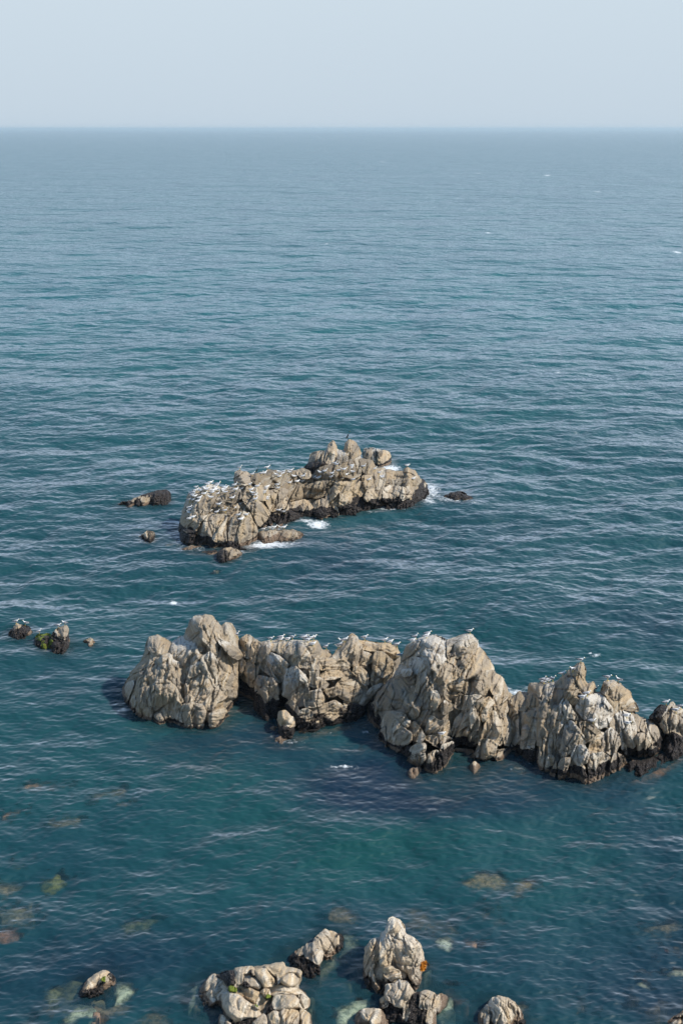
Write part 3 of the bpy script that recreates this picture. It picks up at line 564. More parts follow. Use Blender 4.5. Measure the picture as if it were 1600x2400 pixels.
# ---- far islet ---------------------------------------------------------------------------
isl_loc = tuple(float(a) for a in ground(720, 1230))
islet = empty('rocky_islet', isl_loc)
setp(islet, 'far rocky islet in open water, crowded with white gulls, surf around its foot', 'rocky islet')
FA = Crag(P('A', [(515,840),(540,700),(565,600),(590,510),(640,470),(700,450),(760,430),(830,440),(900,450),(940,430),(945,340),(980,325),(1060,350),(1160,340),(1200,320),(1300,335),(1420,310),(1480,300),(1568,300),(1568,640),(1450,650),(1330,700),(1250,720),(1200,735),(1110,740),(1140,850),(1080,890),(980,880),(880,880),(800,900),(680,890),(600,870)]),
    P('A', [(500,820),(600,865),(680,885),(800,890),(980,880),(1100,870),(1140,800),(1200,735),(1330,695),(1450,655),(1568,640)]), lean=46, rc=2.4, cdep=2.0, band=.9, seed=6, cell=1.2)
build_crag(FA, [
 ('A', [(668,870),(670,740),(690,660),(780,640),(880,650),(872,760),(880,880),(780,900)], dict(n='buttress',lab='big square tan block at the near end',g=70,T=1.2,st=.05,w=.45,gu=.3,d=.5,br=1.0)),
 ('A', [(895,870),(902,740),(940,650),(1000,625),(1050,640),(1090,720),(1112,800),(1080,870),(980,880)], dict(n='buttress',g=80,T=1.3,w=.45,gu=.35,d=.6,st=.05)),
 ('A', [(520,830),(545,700),(570,600),(610,540),(720,545),(742,640),(670,740),(665,790),(600,760)], dict(n='buttress',g=60,T=1.0,w=.5,gu=.4)),
 ('A', [(518,840),(560,760),(665,770),(668,880),(600,870)], dict(d=.5,m=1.0,rough=1.4)),
 ('A', [(590,520),(640,470),(700,450),(760,430),(830,445),(832,530),(740,560),(640,540)], dict(g=60,w=.4,gu=.7)),
 ('A', [(745,560),(830,540),(920,560),(942,620),(880,650),(780,640),(750,620)], dict(w=.6,br=0.64,gu=.3,g=50)),
 ('A', [(840,470),(900,450),(980,460),(992,520),(930,560),(860,540)], dict(w=.5,br=0.68,gu=.5)),
 ('A', [(942,430),(945,340),(980,325),(1060,350),(1072,400),(1020,430)], dict(n='slab',lab='pale pointed slab on the left crest',g=15,w=.2,gu=.5,st=.04,br=1.08,d=-.4)),
 ('A', [(980,500),(1040,480),(1110,540),(1160,590),(1197,630),(1195,700),(1150,740),(1110,720),(1080,650),(1020,560)], dict(n='slab',lab='long tan slab dipping down to the right',g=-50,T=1.1,w=.45,gu=.3,st=.09,d=.45,br=1.0)),
 ('A', [(1070,480),(1100,430),(1180,440),(1182,540),(1130,540),(1080,510)], dict(w=.6,gu=.4)),
 ('A', [(1060,350),(1160,340),(1190,320),(1330,340),(1440,360),(1462,430),(1330,460),(1190,440),(1080,420)], dict(w=.5,br=0.58,gu=.35,g=60,st=.07,T=.8)),
 ('A', [(1180,480),(1280,450),(1340,470),(1322,560),(1280,610),(1210,620),(1180,560)], dict(w=.7,gu=.25,g=65,T=.9)),
 ('A', [(1330,470),(1460,430),(1568,420),(1568,500),(1460,520),(1370,540),(1320,540)], dict(w=.6,br=0.64,g=75,st=.08,gu=.2)),
 ('A', [(1290,600),(1310,510),(1340,540),(1367,610),(1320,610)], dict(d=.5,w=.4,g=80,br=1.1)),
 ('A', [(1360,560),(1440,545),(1560,540),(1568,610),(1470,620),(1370,610)], dict(d=.5,w=.6,gu=.2,br=1.08,g=80)),
 ('A', [(1200,660),(1260,640),(1310,690),(1332,710),(1250,730),(1200,700)], dict(d=.7,w=1.3,br=0.48,rough=1.4)),
 ('A', [(1200,650),(1350,615),(1568,620),(1568,655),(1450,665),(1320,695)], dict(d=.9,m=.7,rough=1.5)),
 ('A', [(668,870),(880,865),(900,840),(1100,845),(1145,880),(1090,895),(980,885),(880,885),(800,900),(680,895)], dict(d=1.0,m=.9,rough=1.5)),
], islet, isl_loc, label='blocky left hump of the islet, thick with gulls', coreB=5)
FB = Crag(P('B', [(-10,330),(100,320),(200,310),(230,270),(250,205),(350,175),(385,130),(405,103),(440,170),(490,170),(500,120),(530,97),(595,150),(620,240),(700,255),(730,300),(800,310),(920,330),(950,300),(1010,330),(1060,390),(1100,440),(1095,530),(1040,590),(960,612),(850,590),(740,620),(640,640),(500,665),(430,670),(260,650),(100,640),(0,600)]),
    P('B', [(-20,610),(100,640),(260,650),(430,670),(500,660),(640,640),(740,615),(850,600),(960,608),(1040,585),(1100,540)]), lean=50, rc=2.4, cdep=2.0, band=1.0, seed=7, cell=1.2)
build_crag(FB, [
 ('B', [(230,270),(250,205),(310,180),(360,180),(352,260),(290,280)], dict(n='spire',g=75,w=.4,gu=.4,st=.06,d=-.5)),
 ('B', [(350,260),(365,190),(385,130),(405,103),(425,140),(437,200),(430,270),(390,275)], dict(n='spire',lab='narrow pointed spire on the crest',g=80,w=.4,gu=.3,d=-.2)),
 ('B', [(490,190),(500,120),(530,97),(570,110),(595,150),(607,200),(560,235),(510,225)], dict(n='boulder',lab='upright tan block on the summit under a black cormorant',g=70,T=1.2,w=.6,gu=.3,d=-.1)),
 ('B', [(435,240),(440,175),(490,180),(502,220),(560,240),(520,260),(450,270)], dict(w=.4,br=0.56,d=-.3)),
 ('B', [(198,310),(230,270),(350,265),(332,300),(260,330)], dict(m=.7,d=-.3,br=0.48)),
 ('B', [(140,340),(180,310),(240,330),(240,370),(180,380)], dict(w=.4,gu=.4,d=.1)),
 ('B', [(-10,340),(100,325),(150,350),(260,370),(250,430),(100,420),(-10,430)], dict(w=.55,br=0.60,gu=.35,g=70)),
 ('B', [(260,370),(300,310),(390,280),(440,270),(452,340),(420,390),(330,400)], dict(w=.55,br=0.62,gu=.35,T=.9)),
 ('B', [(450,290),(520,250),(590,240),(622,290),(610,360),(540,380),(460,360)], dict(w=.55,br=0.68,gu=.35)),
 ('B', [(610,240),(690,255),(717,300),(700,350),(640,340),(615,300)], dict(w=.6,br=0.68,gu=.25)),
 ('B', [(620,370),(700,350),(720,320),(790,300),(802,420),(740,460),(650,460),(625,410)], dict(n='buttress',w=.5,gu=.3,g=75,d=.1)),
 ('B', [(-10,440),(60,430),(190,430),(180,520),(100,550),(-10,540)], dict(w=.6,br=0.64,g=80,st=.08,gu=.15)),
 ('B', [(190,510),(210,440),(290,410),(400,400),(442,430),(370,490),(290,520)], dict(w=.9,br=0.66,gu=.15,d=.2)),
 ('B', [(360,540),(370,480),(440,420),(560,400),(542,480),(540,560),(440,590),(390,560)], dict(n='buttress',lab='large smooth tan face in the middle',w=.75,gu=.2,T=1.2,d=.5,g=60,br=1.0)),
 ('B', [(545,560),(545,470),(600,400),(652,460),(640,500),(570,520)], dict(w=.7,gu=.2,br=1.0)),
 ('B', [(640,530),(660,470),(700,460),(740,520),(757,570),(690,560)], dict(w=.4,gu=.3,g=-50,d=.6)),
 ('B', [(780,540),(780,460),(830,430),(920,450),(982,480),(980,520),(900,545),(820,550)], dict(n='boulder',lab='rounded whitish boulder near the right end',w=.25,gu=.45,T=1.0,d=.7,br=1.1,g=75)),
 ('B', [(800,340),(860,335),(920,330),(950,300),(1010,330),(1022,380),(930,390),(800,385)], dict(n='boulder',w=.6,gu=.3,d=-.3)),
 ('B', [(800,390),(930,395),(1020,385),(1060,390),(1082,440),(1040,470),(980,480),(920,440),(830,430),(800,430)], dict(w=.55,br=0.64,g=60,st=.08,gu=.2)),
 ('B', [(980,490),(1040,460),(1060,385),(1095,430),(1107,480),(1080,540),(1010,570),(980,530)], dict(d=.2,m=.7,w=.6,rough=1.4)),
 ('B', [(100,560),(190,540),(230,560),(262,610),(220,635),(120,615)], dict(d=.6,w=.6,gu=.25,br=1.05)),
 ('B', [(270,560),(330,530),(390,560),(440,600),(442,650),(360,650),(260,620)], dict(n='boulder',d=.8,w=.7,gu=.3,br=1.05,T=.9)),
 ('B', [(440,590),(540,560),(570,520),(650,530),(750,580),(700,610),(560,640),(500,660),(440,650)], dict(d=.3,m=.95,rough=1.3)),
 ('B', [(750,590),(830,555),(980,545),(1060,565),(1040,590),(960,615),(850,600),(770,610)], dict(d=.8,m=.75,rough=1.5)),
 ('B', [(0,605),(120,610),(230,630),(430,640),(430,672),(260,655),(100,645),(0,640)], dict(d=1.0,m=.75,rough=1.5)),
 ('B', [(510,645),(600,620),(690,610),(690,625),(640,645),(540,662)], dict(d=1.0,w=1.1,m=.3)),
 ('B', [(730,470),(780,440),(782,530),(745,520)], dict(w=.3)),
], islet, isl_loc, label='higher right part of the islet with spires along its crest', coreB=6)
FBK = Crag(P('B', [(618,240),(640,165),(700,165),(770,175),(820,190),(842,265),(790,300),(740,310),(640,290)]), P('B', [(600,290),(740,305),(840,285)]), lean=60, rc=1.0, cdep=1.0, band=.6, seed=8, cell=1.2)
build_crag(FBK, [
 ('B', [(750,285),(740,215),(770,178),(820,190),(842,265),(790,285)], dict(w=.7,gu=.4,br=1.05)),
 ('B', [(630,230),(640,165),(700,165),(770,175),(750,240),(700,270)], dict(w=.4,gu=.6,m=.5)),
], islet, isl_loc, name='boulder', label='separate squat boulder behind the summit, dark on its left side', coreB=2)
FS = Crag(P('A', [(1105,800),(1130,775),(1250,760),(1370,760),(1440,790),(1458,820),(1400,845),(1250,845),(1140,850)]), P('A', [(1100,845),(1250,850),(1400,848),(1460,835)]), lean=35, rc=.8, cdep=.7, band=.45, seed=9, cell=1.2, nb=.2)
build_crag(FS, [
 ('A', [(1110,840),(1130,775),(1250,762),(1290,790),(1260,835),(1180,845)], dict(w=.6,gu=.4)),
 ('A', [(1270,840),(1280,775),(1370,762),(1440,790),(1455,822),(1400,843)], dict(w=.7,m=.5,rough=1.4)),
], islet, isl_loc, name='ledge', label='low flat ledge reaching out to the right', coreB=2.5)

def simple_rock(name, label, cat, z, outline, foot, blocks=(), **kw):
    return rock_thing(name, label, cat, z, outline, foot, blocks, **kw)
simple_rock('reef', 'long dark weed-covered reef barely above water left of the far islet', 'reef', 'A',
  [(65,580),(100,560),(170,550),(230,510),(310,490),(380,475),(440,465),(465,490),(465,560),(380,560),(330,580),(230,595),(140,602)],
  [(60,590),(140,600),(330,585),(465,562)], [('A', [(220,560),(240,515),(380,476),(440,465),(465,490),(463,555),(380,555)], dict(m=1.0,d=.1,rough=1.6)),
  ('A', [(70,580),(110,560),(220,545),(240,585),(140,600)], dict(m=.85,w=1.0,rough=1.6))], lean=40, rc=.6, cdep=.4, band=1.2, seed=20, cell=1.2, nb=.2)
simple_rock('rock', 'small round brown rock alone left of the near end of the far islet', 'rock', 'A',
  [(225,818),(260,795),(290,775),(350,770),(358,820),(320,850),(270,840)], [(220,825),(270,842),(320,850),(360,830)],
  [('A', [(262,800),(290,775),(350,770),(356,820),(300,842)], dict(m=.55,w=.9,rough=1.6))], lean=55, rc=.5, cdep=.4, band=.6, seed=21, cell=1.2, nb=.1)
simple_rock('rock', 'jagged wet brown rock in the foam in front of the far islet', 'rock', 'A',
  [(815,990),(820,920),(880,890),(960,900),(1010,930),(970,975),(880,1000)], [(810,985),(880,998),(1010,960)],
  [('A', [(820,985),(825,920),(880,892),(950,905),(940,960),(880,998)], dict(m=.6,w=1.1,rough=1.8))], lean=45, rc=.5, cdep=.4, band=.6, seed=22, cell=1.2, nb=.15)
simple_rock('rock', 'low dark wet rock just left of the jagged one before the far islet', 'rock', 'A',
  [(670,935),(740,910),(815,908),(815,945),(740,955),(690,950)], [(670,945),(740,955),(815,950)], [], lean=35, rc=.4, cdep=.3, band=.8, seed=23, cell=1.2, nb=.1)
simple_rock('rock', 'low orange-brown rock against the near left foot of the far islet', 'rock', 'A',
  [(535,905),(620,872),(700,880),(702,905),(640,915),(560,918)], [(530,912),(620,918),(702,910)], [('A',[(545,905),(620,874),(695,885),(650,912)],dict(w=1.3,m=.3,rough=1.6))], lean=35, rc=.4, cdep=.3, band=.2, seed=24, cell=1.2, nb=.1)
simple_rock('reef', 'low brown reef awash in foam right of the far islet', 'reef', 'B',
  [(1215,515),(1270,485),(1330,480),(1380,500),(1430,510),(1447,535),(1400,545),(1290,540),(1230,530)], [(1210,525),(1290,540),(1400,546),(1450,540)],
  [('B', [(1230,520),(1270,485),(1350,482),(1380,500),(1360,530),(1290,535)], dict(m=.7,w=1.0,rough=1.6))], lean=35, rc=.5, cdep=.3, band=.8, seed=25, cell=1.2, nb=.1)
# ---- small rocks at the left ---------------------------------------------------------------
simple_rock('rock', 'dark mussel-covered mound with a tan top, leftmost rock, two gulls on it', 'rock', 'G',
  [(92,500),(120,430),(160,380),(190,340),(205,320),(235,335),(330,350),(370,370),(390,410),(430,470),(425,488),(330,492),(220,498)],
  [(85,498),(220,498),(330,492),(430,486)], [
  ('G', [(165,420),(185,345),(205,322),(240,345),(330,352),(380,385),(360,410),(260,420)], dict(w=.9,gu=.35,T=.3,d=.05)),
  ('G', [(95,500),(120,430),(170,395),(280,405),(390,400),(430,470),(425,488),(330,492),(220,498)], dict(m=.95,rough=1.6,d=.2))], lean=60, rc=.8, cdep=.8, band=1.1, seed=26, nb=.1)
simple_rock('rock', 'mossy green and black rock with a pale ribbed wedge standing on it', 'rock', 'G',
  [(412,545),(430,510),(480,470),(520,450),(600,450),(635,478),(640,430),(670,425),(700,400),(740,370),(790,360),(820,345),(840,380),(842,470),(860,540),(852,600),(830,650),(790,690),(640,670),(600,635),(520,635),(430,615)],
  [(405,560),(430,612),(520,635),(600,640),(640,668),(790,688),(860,620)], [
  ('G', [(635,490),(665,430),(740,370),(790,360),(820,345),(838,390),(840,500),(800,555),(720,545),(690,515)], dict(n='slab',lab='pale ribbed wedge of bare rock',g=118,st=.10,w=.3,gu=.35,d=.25,T=.5,br=1.05,B=1.2)),
  ('G', [(430,560),(440,530),(520,500),(600,510),(650,540),(640,640),(520,632),(430,605)], dict(mo=1.0,m=.5,d=.25,rough=1.5,B=1.5)),
  ('G', [(640,640),(650,545),(750,560),(850,540),(855,590),(830,640),(740,645)], dict(m=.95,d=.35,rough=1.6,B=1.5)),
  ('G', [(415,545),(450,470),(530,450),(620,455),(645,500),(540,512),(450,535)], dict(mo=.9,m=.6,d=-.2,rough=1.5)),
  ('G', [(620,655),(720,635),(830,625),(830,662),(785,690),(640,672)], dict(w=1.3,d=.6,rough=1.4,B=1.5))], lean=55, rc=.8, cdep=.7, band=.9, seed=27, nb=.1)
simple_rock('rock', 'small half-drowned rock, black on top and orange-tan below, alone in the water', 'rock', 'G',
  [(1003,555),(1030,520),(1100,490),(1140,508),(1170,550),(1178,590),(1140,612),(1070,608),(1030,592)], [(1000,570),(1035,598),(1140,612),(1180,598)],
  [('G', [(1025,590),(1030,550),(1120,540),(1170,555),(1176,592),(1140,610),(1070,606)], dict(w=1.2,d=.15))], lean=50, rc=.4, cdep=.3, band=-1, seed=28, nb=.05)
# ---- loose rocks at the foot of the ridge -----------------------------------------------------
simple_rock('boulder', 'loose pale boulder on a black mussel base below the centre of the ridge', 'boulder', 'D',
  [(432,1000),(440,930),(455,890),(510,890),(545,930),(592,965),(605,1020),(592,1090),(565,1132),(470,1122),(440,1062)], [(425,1075),(470,1120),(565,1130),(610,1060)],
  [('D', [(435,965),(450,890),(510,890),(545,935),(592,965),(600,1020),(560,1042),(470,1032)], dict(w=.55,gu=.3,br=1.18,T=.7,d=.5,B=1.0)),
   ('D', [(445,1110),(450,1055),(480,1032),(580,1040),(592,1090),(562,1132),(470,1122)], dict(m=1.0,d=.5,rough=1.6,B=1.2))], lean=62, rc=.6, cdep=.5, band=.2, seed=29, nb=.05)
simple_rock('rock', 'flat wet pale rock awash in front of the loose boulder', 'rock', 'D',
  [(380,1185),(410,1150),(430,1130),(560,1128),(640,1090),(680,1075),(660,1110),(575,1160),(500,1180),(440,1195)], [(375,1190),(440,1196),(575,1165),(680,1090)], [('D',[(400,1180),(425,1140),(480,1125),(560,1130),(545,1172),(450,1192)],dict(w=.5,gu=.4,m=.25,rough=1.4))], lean=30, rc=.4, cdep=.2, band=.0, seed=30, nb=.05)
simple_rock('rock', 'small rounded pinkish rock awash just left of the loose boulder', 'rock', 'D',
  [(350,1050),(370,1022),(430,1020),(435,1075),(400,1085),(368,1078)], [(350,1065),(400,1086),(436,1078)], [], lean=40, rc=.3, cdep=.2, band=.0, seed=31, nb=.05)
simple_rock('rock', 'small pointed tan rock in the water before the right massif', 'rock', 'E',
  [(1085,1440),(1100,1380),(1130,1350),(1155,1345),(1190,1385),(1225,1430),(1200,1455),(1130,1462)], [(1080,1445),(1130,1462),(1230,1440)], [('E',[(1095,1440),(1110,1378),(1150,1347),(1200,1420),(1170,1455)],dict(w=.9,gu=.2))], lean=50, rc=.4, cdep=.3, band=.0, seed=32, nb=.05)
simple_rock('rock', 'low knobbly rock left of the twin pillars at the foot of the ridge', 'rock', 'E',
  [(520,1450),(560,1420),(600,1405),(650,1400),(665,1450),(620,1490),(540,1505)], [(515,1480),(540,1505),(620,1492),(670,1460)], [('E',[(530,1450),(570,1418),(645,1402),(655,1450),(600,1488)],dict(w=.5,gu=.4,rough=1.5,st=.1))], lean=40, rc=.4, cdep=.3, band=.1, seed=33, nb=.05)
# ---- rocks in the foreground ---------------------------------------------------------------------
simple_rock('rock', 'lone sloping boulder, cream above and black mussels below, at lower left', 'rock', 'K',
  [(442,710),(460,640),(500,580),(550,520),(650,440),(740,400),(800,398),(850,430),(892,470),(902,520),(960,560),(900,605),(840,640),(780,655),(700,695),(540,745),(460,735)],
  [(435,730),(540,745),(700,700),(840,645),(970,580)], [
  ('K', [(490,640),(510,580),(560,510),(650,440),(740,400),(800,398),(830,430),(760,480),(700,550),(680,600),(560,632)], dict(g=70,T=.55,w=.6,gu=.25,br=1.31,st=.02,rough=.4,d=.1)),
  ('K', [(442,712),(460,640),(500,628),(600,620),(700,570),(760,480),(830,420),(892,470),(892,520),(835,620),(700,692),(540,744)], dict(m=1.0,mo=.0,rough=1.5,d=.05,T=.4,br=1.05)),
  ('K', [(735,510),(745,478),(790,470),(800,500),(770,520)], dict(mo=1.0,d=.35,T=.15)),
  ('K', [(850,480),(900,530),(965,560),(900,605),(870,560),(838,540)], dict(w=.7,T=.2,gu=.2))], lean=45, rc=.5, cdep=.4, band=.15, seed=34, nb=.08)

fl = tuple(float(a) for a in ground(620, 2390))
NL = Crag(P('H', [(88,825),(130,700),(190,610),(280,553),(330,570),(450,520),(480,498),(640,490),(760,472),(850,458),(920,448),(945,490),(1080,520),(1092,600),(1060,680),(1150,770),(1175,860),(1200,930),(1215,1020),(1200,1150),(160,1150),(200,1010),(330,910),(200,845)]),
    P('H', [(80,830),(200,855),(330,960),(420,1150),(900,1230),(1150,1120),(1220,980),(1260,900)]), lean=33, rc=.8, cdep=.7, band=.25, seed=10, nb=.1, tk=1.0)
near = empty('rock_shelf', fl); setp(near, 'jumble of rounded cream boulders with black mussels between them, bottom left of centre', 'rock shelf')
build_crag(NL, [
 ('H', [(118,830),(130,720),(190,650),(230,590),(285,553),(312,590),(380,620),(410,690),(402,720),(350,740),(340,800),(280,842),(200,842)], dict(n='boulder',lab='ribbed boulder with steeply tilted layers, leftmost of the shelf',g=62,T=.8,st=.09,w=.5,gu=.3,br=1.23)),
 ('H', [(92,825),(125,740),(190,760),(190,835),(120,838)], dict(m=1.0,d=.1,rough=1.4)),
 ('H', [(300,572),(440,520),(475,540),(470,660),(410,672),(370,620)], dict(n='mussel_bed',m=1.0,d=-.05,T=.25,rough=1.5)),
 ('H', [(460,610),(465,520),(530,495),(640,490),(662,520),(600,560),(550,560),(545,650),(490,662)], dict(n='boulder',T=.5,w=.6,br=1.29,gu=.2,st=.02,rough=.4)),
 ('H', [(545,650),(550,570),(610,558),(680,600),(722,670),(700,700),(600,680)], dict(n='boulder',T=.5,w=.45,br=1.26,gu=.2,st=.02,rough=.4,d=.1)),
 ('H', [(650,520),(760,500),(782,540),(830,600),(832,670),(740,692),(700,620),(650,570)], dict(n='boulder',T=.6,w=.55,br=1.31,gu=.2,st=.02,rough=.4,d=.1)),
 ('H', [(730,492),(850,460),(920,450),(942,500),(1040,510),(1087,540),(1070,600),(1040,560),(960,550),(900,600),(850,590),(780,530)], dict(n='boulder',T=.5,w=.6,br=1.26,gu=.2,st=.02,rough=.4)),
 ('H', [(890,640),(900,580),(970,550),(1040,550),(1067,610),(1040,662),(970,682)], dict(n='boulder',T=.55,w=.65,br=1.29,gu=.2,st=.02,rough=.4,d=.15)),
 ('H', [(810,600),(850,560),(900,560),(890,640),(850,660)], dict(m=.9,d=-.1,rough=1.4)),
 ('H', [(602,525),(640,520),(665,545),(640,572),(608,560)], dict(m=1.0,d=.25,T=.12,rough=1.4)),
 ('H', [(535,640),(580,635),(610,670),(590,690),(540,670)], dict(m=.95,d=.2,T=.12,rough=1.4)),
 ('H', [(480,680),(600,680),(700,720),(762,800),(772,890),(730,935),(690,880),(600,810),(500,740)], dict(n='boulder',lab='ochre boulder with green weed along its crack',T=.7,w=1.15,br=1.17,gu=.1,mo=.35,st=.04,g=70,d=.05)),
 ('H', [(415,715),(420,675),(470,672),(495,700),(490,730),(440,722)], dict(mo=1.0,d=.3,T=.2)),
 ('H', [(640,860),(645,835),(690,855),(698,885),(670,880)], dict(mo=1.0,d=.3,T=.12)),
 ('H', [(755,780),(765,745),(795,740),(802,775),(780,785)], dict(mo=1.0,d=.2,T=.12)),
 ('H', [(345,780),(350,730),(410,715),(500,740),(600,810),(680,880),(722,935),(680,962),(560,980),(480,1012),(420,960),(370,880)], dict(n='boulder',lab='big smooth white boulder, brown on its left side',T=1.1,w=.2,br=1.46,gu=.6,st=.02,rough=.6,d=.45,nf=2)),
 ('H', [(700,720),(740,690),(790,700),(802,760),(750,780)], dict(T=.3,w=.5,br=1.29)),
 ('H', [(760,690),(860,660),(960,670),(1060,700),(1102,740),(1040,750),(900,740),(820,762)], dict(n='boulder',T=.45,w=.5,br=1.31,gu=.2,st=.02,rough=.4,g=10)),
 ('H', [(1060,700),(1110,740),(1162,800),(1162,850),(1110,882),(1062,870),(1055,780)], dict(n='boulder',T=.5,w=.6,br=1.19,gu=.2,st=.06,g=115)),
 ('H', [(805,820),(830,760),(900,745),(1020,750),(1062,800),(1062,870),(960,892),(860,900),(820,890)], dict(n='boulder',lab='rounded boulder with a grey shaded underside',T=.8,w=.3,br=1.29,gu=.3,st=.02,rough=.4,d=.3)),
 ('H', [(195,1015),(260,920),(290,903),(340,920),(400,970),(442,1020),(470,1090),(180,1090)], dict(n='boulder',lab='striped tan boulder at the bottom left of the shelf',T=.7,w=.6,br=1.26,gu=.2,st=.06,g=65,d=.5)),
 ('H', [(770,930),(820,905),(870,900),(892,960),(880,1080),(780,1080)], dict(n='boulder',T=.5,w=.7,br=1.17,gu=.2,st=.03,d=.3)),
 ('H', [(870,900),(920,850),(980,860),(1060,900),(1072,960),(1060,1080),(900,1100)], dict(n='boulder',T=.8,w=.6,br=1.31,gu=.2,st=.05,g=65,d=.4)),
 ('H', [(1070,890),(1110,880),(1170,930),(1197,1000),(1170,1060),(1080,1060)], dict(n='boulder',T=.6,w=.6,br=1.23,gu=.2,st=.02,d=.3)),
 ('H', [(630,1010),(680,960),(740,920),(777,980),(790,1080),(640,1090)], dict(n='boulder',T=.5,w=.2,br=1.23,gu=.4,d=.3)),
 ('H', [(420,980),(520,990),(640,970),(650,1080),(440,1090)], dict(m=.7,d=.1,w=.4,rough=1.3)),
 ('H', [(765,860),(800,830),(830,890),(800,920),(770,900)], dict(m=.9,d=.1)),
], near, fl, label=None, coreB=.8)
simple_rock('rock', 'ribbed cream rock with a black mussel foot, up and right of the boulder shelf', 'rock', 'H',
  [(925,470),(930,440),(1010,370),(1110,300),(1180,270),(1230,210),(1300,153),(1350,160),(1420,190),(1460,230),(1493,290),(1440,360),(1370,430),(1280,490),(1240,555),(1190,575),(1090,515),(960,495)],
  [(920,485),(1000,505),(1100,525),(1190,572),(1240,555),(1290,495),(1380,425),(1500,320)], [
  ('H', [(900,505),(920,440),(1010,380),(1100,420),(1200,465),(1252,500),(1240,560),(1190,572),(1090,512),(960,498)], dict(n='mussel_bed',m=1.0,d=.25,T=.4,rough=1.6,B=.9)),
  ('H', [(1120,400),(1130,290),(1190,270),(1222,330),(1195,440)], dict(g=100,w=.5,gu=.3,br=1.26,st=.06,d=.1)),
  ('H', [(1190,440),(1210,340),(1270,350),(1282,400),(1240,472)], dict(g=70,w=.4,gu=.4,br=1.29,T=.4,d=.25)),
  ('H', [(1190,270),(1230,210),(1300,153),(1337,180),(1342,260),(1380,380),(1320,400),(1250,330)], dict(g=115,w=.45,gu=.4,br=1.29,st=.08)),
  ('H', [(1340,180),(1380,170),(1427,220),(1422,340),(1380,390),(1340,290)], dict(g=85,w=.5,gu=.35,br=1.26,st=.1)),
  ('H', [(1020,360),(1110,305),(1122,370),(1060,392)], dict(mo=.3,w=.5)),
  ('H', [(1420,190),(1460,220),(1495,290),(1430,365)], dict(m=.8,d=-.05))], lean=48, rc=.6, cdep=.6, band=.25, seed=35, nb=.08)
simple_rock('sea_stack', 'tall pale pointed rock with folded white faces, nearest and sharpest peak', 'rock', 'I',
  [(215,560),(230,400),(240,310),(270,260),(340,240),(370,200),(400,150),(415,105),(440,93),(480,115),(510,150),(530,220),(590,245),(640,300),(660,370),(682,430),(650,520),(657,600),(640,625),(580,600),(480,610),(400,630),(330,640),(270,632),(230,600)],
  [(205,580),(270,632),(330,645),(480,640),(640,628),(690,560)], [
  ('I', [(380,215),(400,150),(415,105),(440,93),(466,105),(470,150),(500,200),(492,255),(440,200)], dict(n='peak',g=60,T=.3,w=.3,gu=.5,br=1.3,st=.04,d=.0)),
  ('I', [(345,300),(358,212),(392,185),(400,150),(415,105),(440,93),(482,114),(512,150),(530,223),(590,245),(642,300),(660,380),(672,430),(647,520),(645,622),(580,590),(500,540),(400,520),(340,440)], dict(g=118,T=.9,w=.3,gu=.6,br=1.35,st=.05,tx=.15,nf=2)),
  ('I', [(345,300),(358,212),(395,190),(420,240),(440,330),(420,420),(400,500),(345,440)], dict(g=75,T=.5,w=.4,gu=.5,br=1.25,d=.12,tx=.1)),
  ('I', [(530,223),(590,245),(640,300),(655,380),(600,470),(560,400),(540,300)], dict(g=115,T=.5,w=.35,gu=.5,br=1.31,st=.06,d=.25,tx=.4)),
  ('I', [(235,400),(240,320),(290,260),(347,250),(332,350),(290,420),(260,480),(222,560)], dict(g=75,st=.12,w=.45,gu=.4,br=1.17,d=-.1)),
  ('I', [(258,620),(270,500),(300,400),(332,440),(380,520),(402,590),(330,642)], dict(g=100,st=.16,w=.5,gu=.4,br=1.23)),
  ('I', [(370,480),(420,455),(490,490),(500,560),(430,560),(380,530)], dict(g=20,d=.35,T=.3,w=.4,gu=.5,br=1.29)),
  ('I', [(580,600),(600,540),(620,560),(640,620)], dict(d=.1,T=.2)),
  ('I', [(222,600),(230,540),(262,560),(262,628)], dict(m=1.0,d=.05)),
  ('I', [(640,478),(650,425),(682,420),(716,462),(690,482)], dict(w=.9,T=.2,d=-.35))], lean=68, rc=.7, cdep=.6, band=.3, seed=36, nb=.1)
simple_rock('rock', 'cluster of squat cream blocks set in black mussels below the pointed stack', 'rock', 'I',
  [(335,800),(345,690),(385,650),(390,590),(480,558),(540,570),(587,640),(640,640),(690,635),(752,655),(780,658),(850,680),(835,745),(775,800),(752,870),(700,930),(500,930),(400,850)],
  [(330,830),(400,880),(560,960),(700,920),(760,850),(860,740)], [
  ('I', [(385,660),(390,590),(450,590),(452,680),(440,730),(400,700)], dict(n='boulder',g=100,T=.4,w=.4,gu=.4,br=1.26,d=.2)),
  ('I', [(445,740),(450,600),(480,558),(540,570),(587,640),(550,690),(500,760)], dict(n='boulder',g=80,T=.6,w=.35,gu=.45,br=1.29,d=.3)),
  ('I', [(638,760),(642,650),(690,635),(752,655),(732,750),(690,772)], dict(n='boulder',g=88,T=.6,w=.4,gu=.35,br=1.26,d=.3,st=.07)),
  ('I', [(735,760),(750,700),(780,658),(852,680),(832,740),(772,802)], dict(n='boulder',g=80,T=.5,w=.5,gu=.3,br=1.19,d=.2)),
  ('I', [(685,850),(700,772),(750,770),(757,870),(710,890)], dict(g=80,T=.3,w=.5,gu=.3,d=.3)),
  ('I', [(335,790),(350,690),(400,700),(470,760),(550,680),(640,640),(652,760),(692,790),(680,870),(560,870),(400,850)], dict(n='mussel_bed',m=1.0,d=.0,T=.3,rough=1.6)),
  ('I', [(350,700),(390,670),(400,740),(360,760)], dict(m=.5,w=.6,d=.15))], lean=38, rc=.6, cdep=.5, band=.2, seed=37, nb=.1)
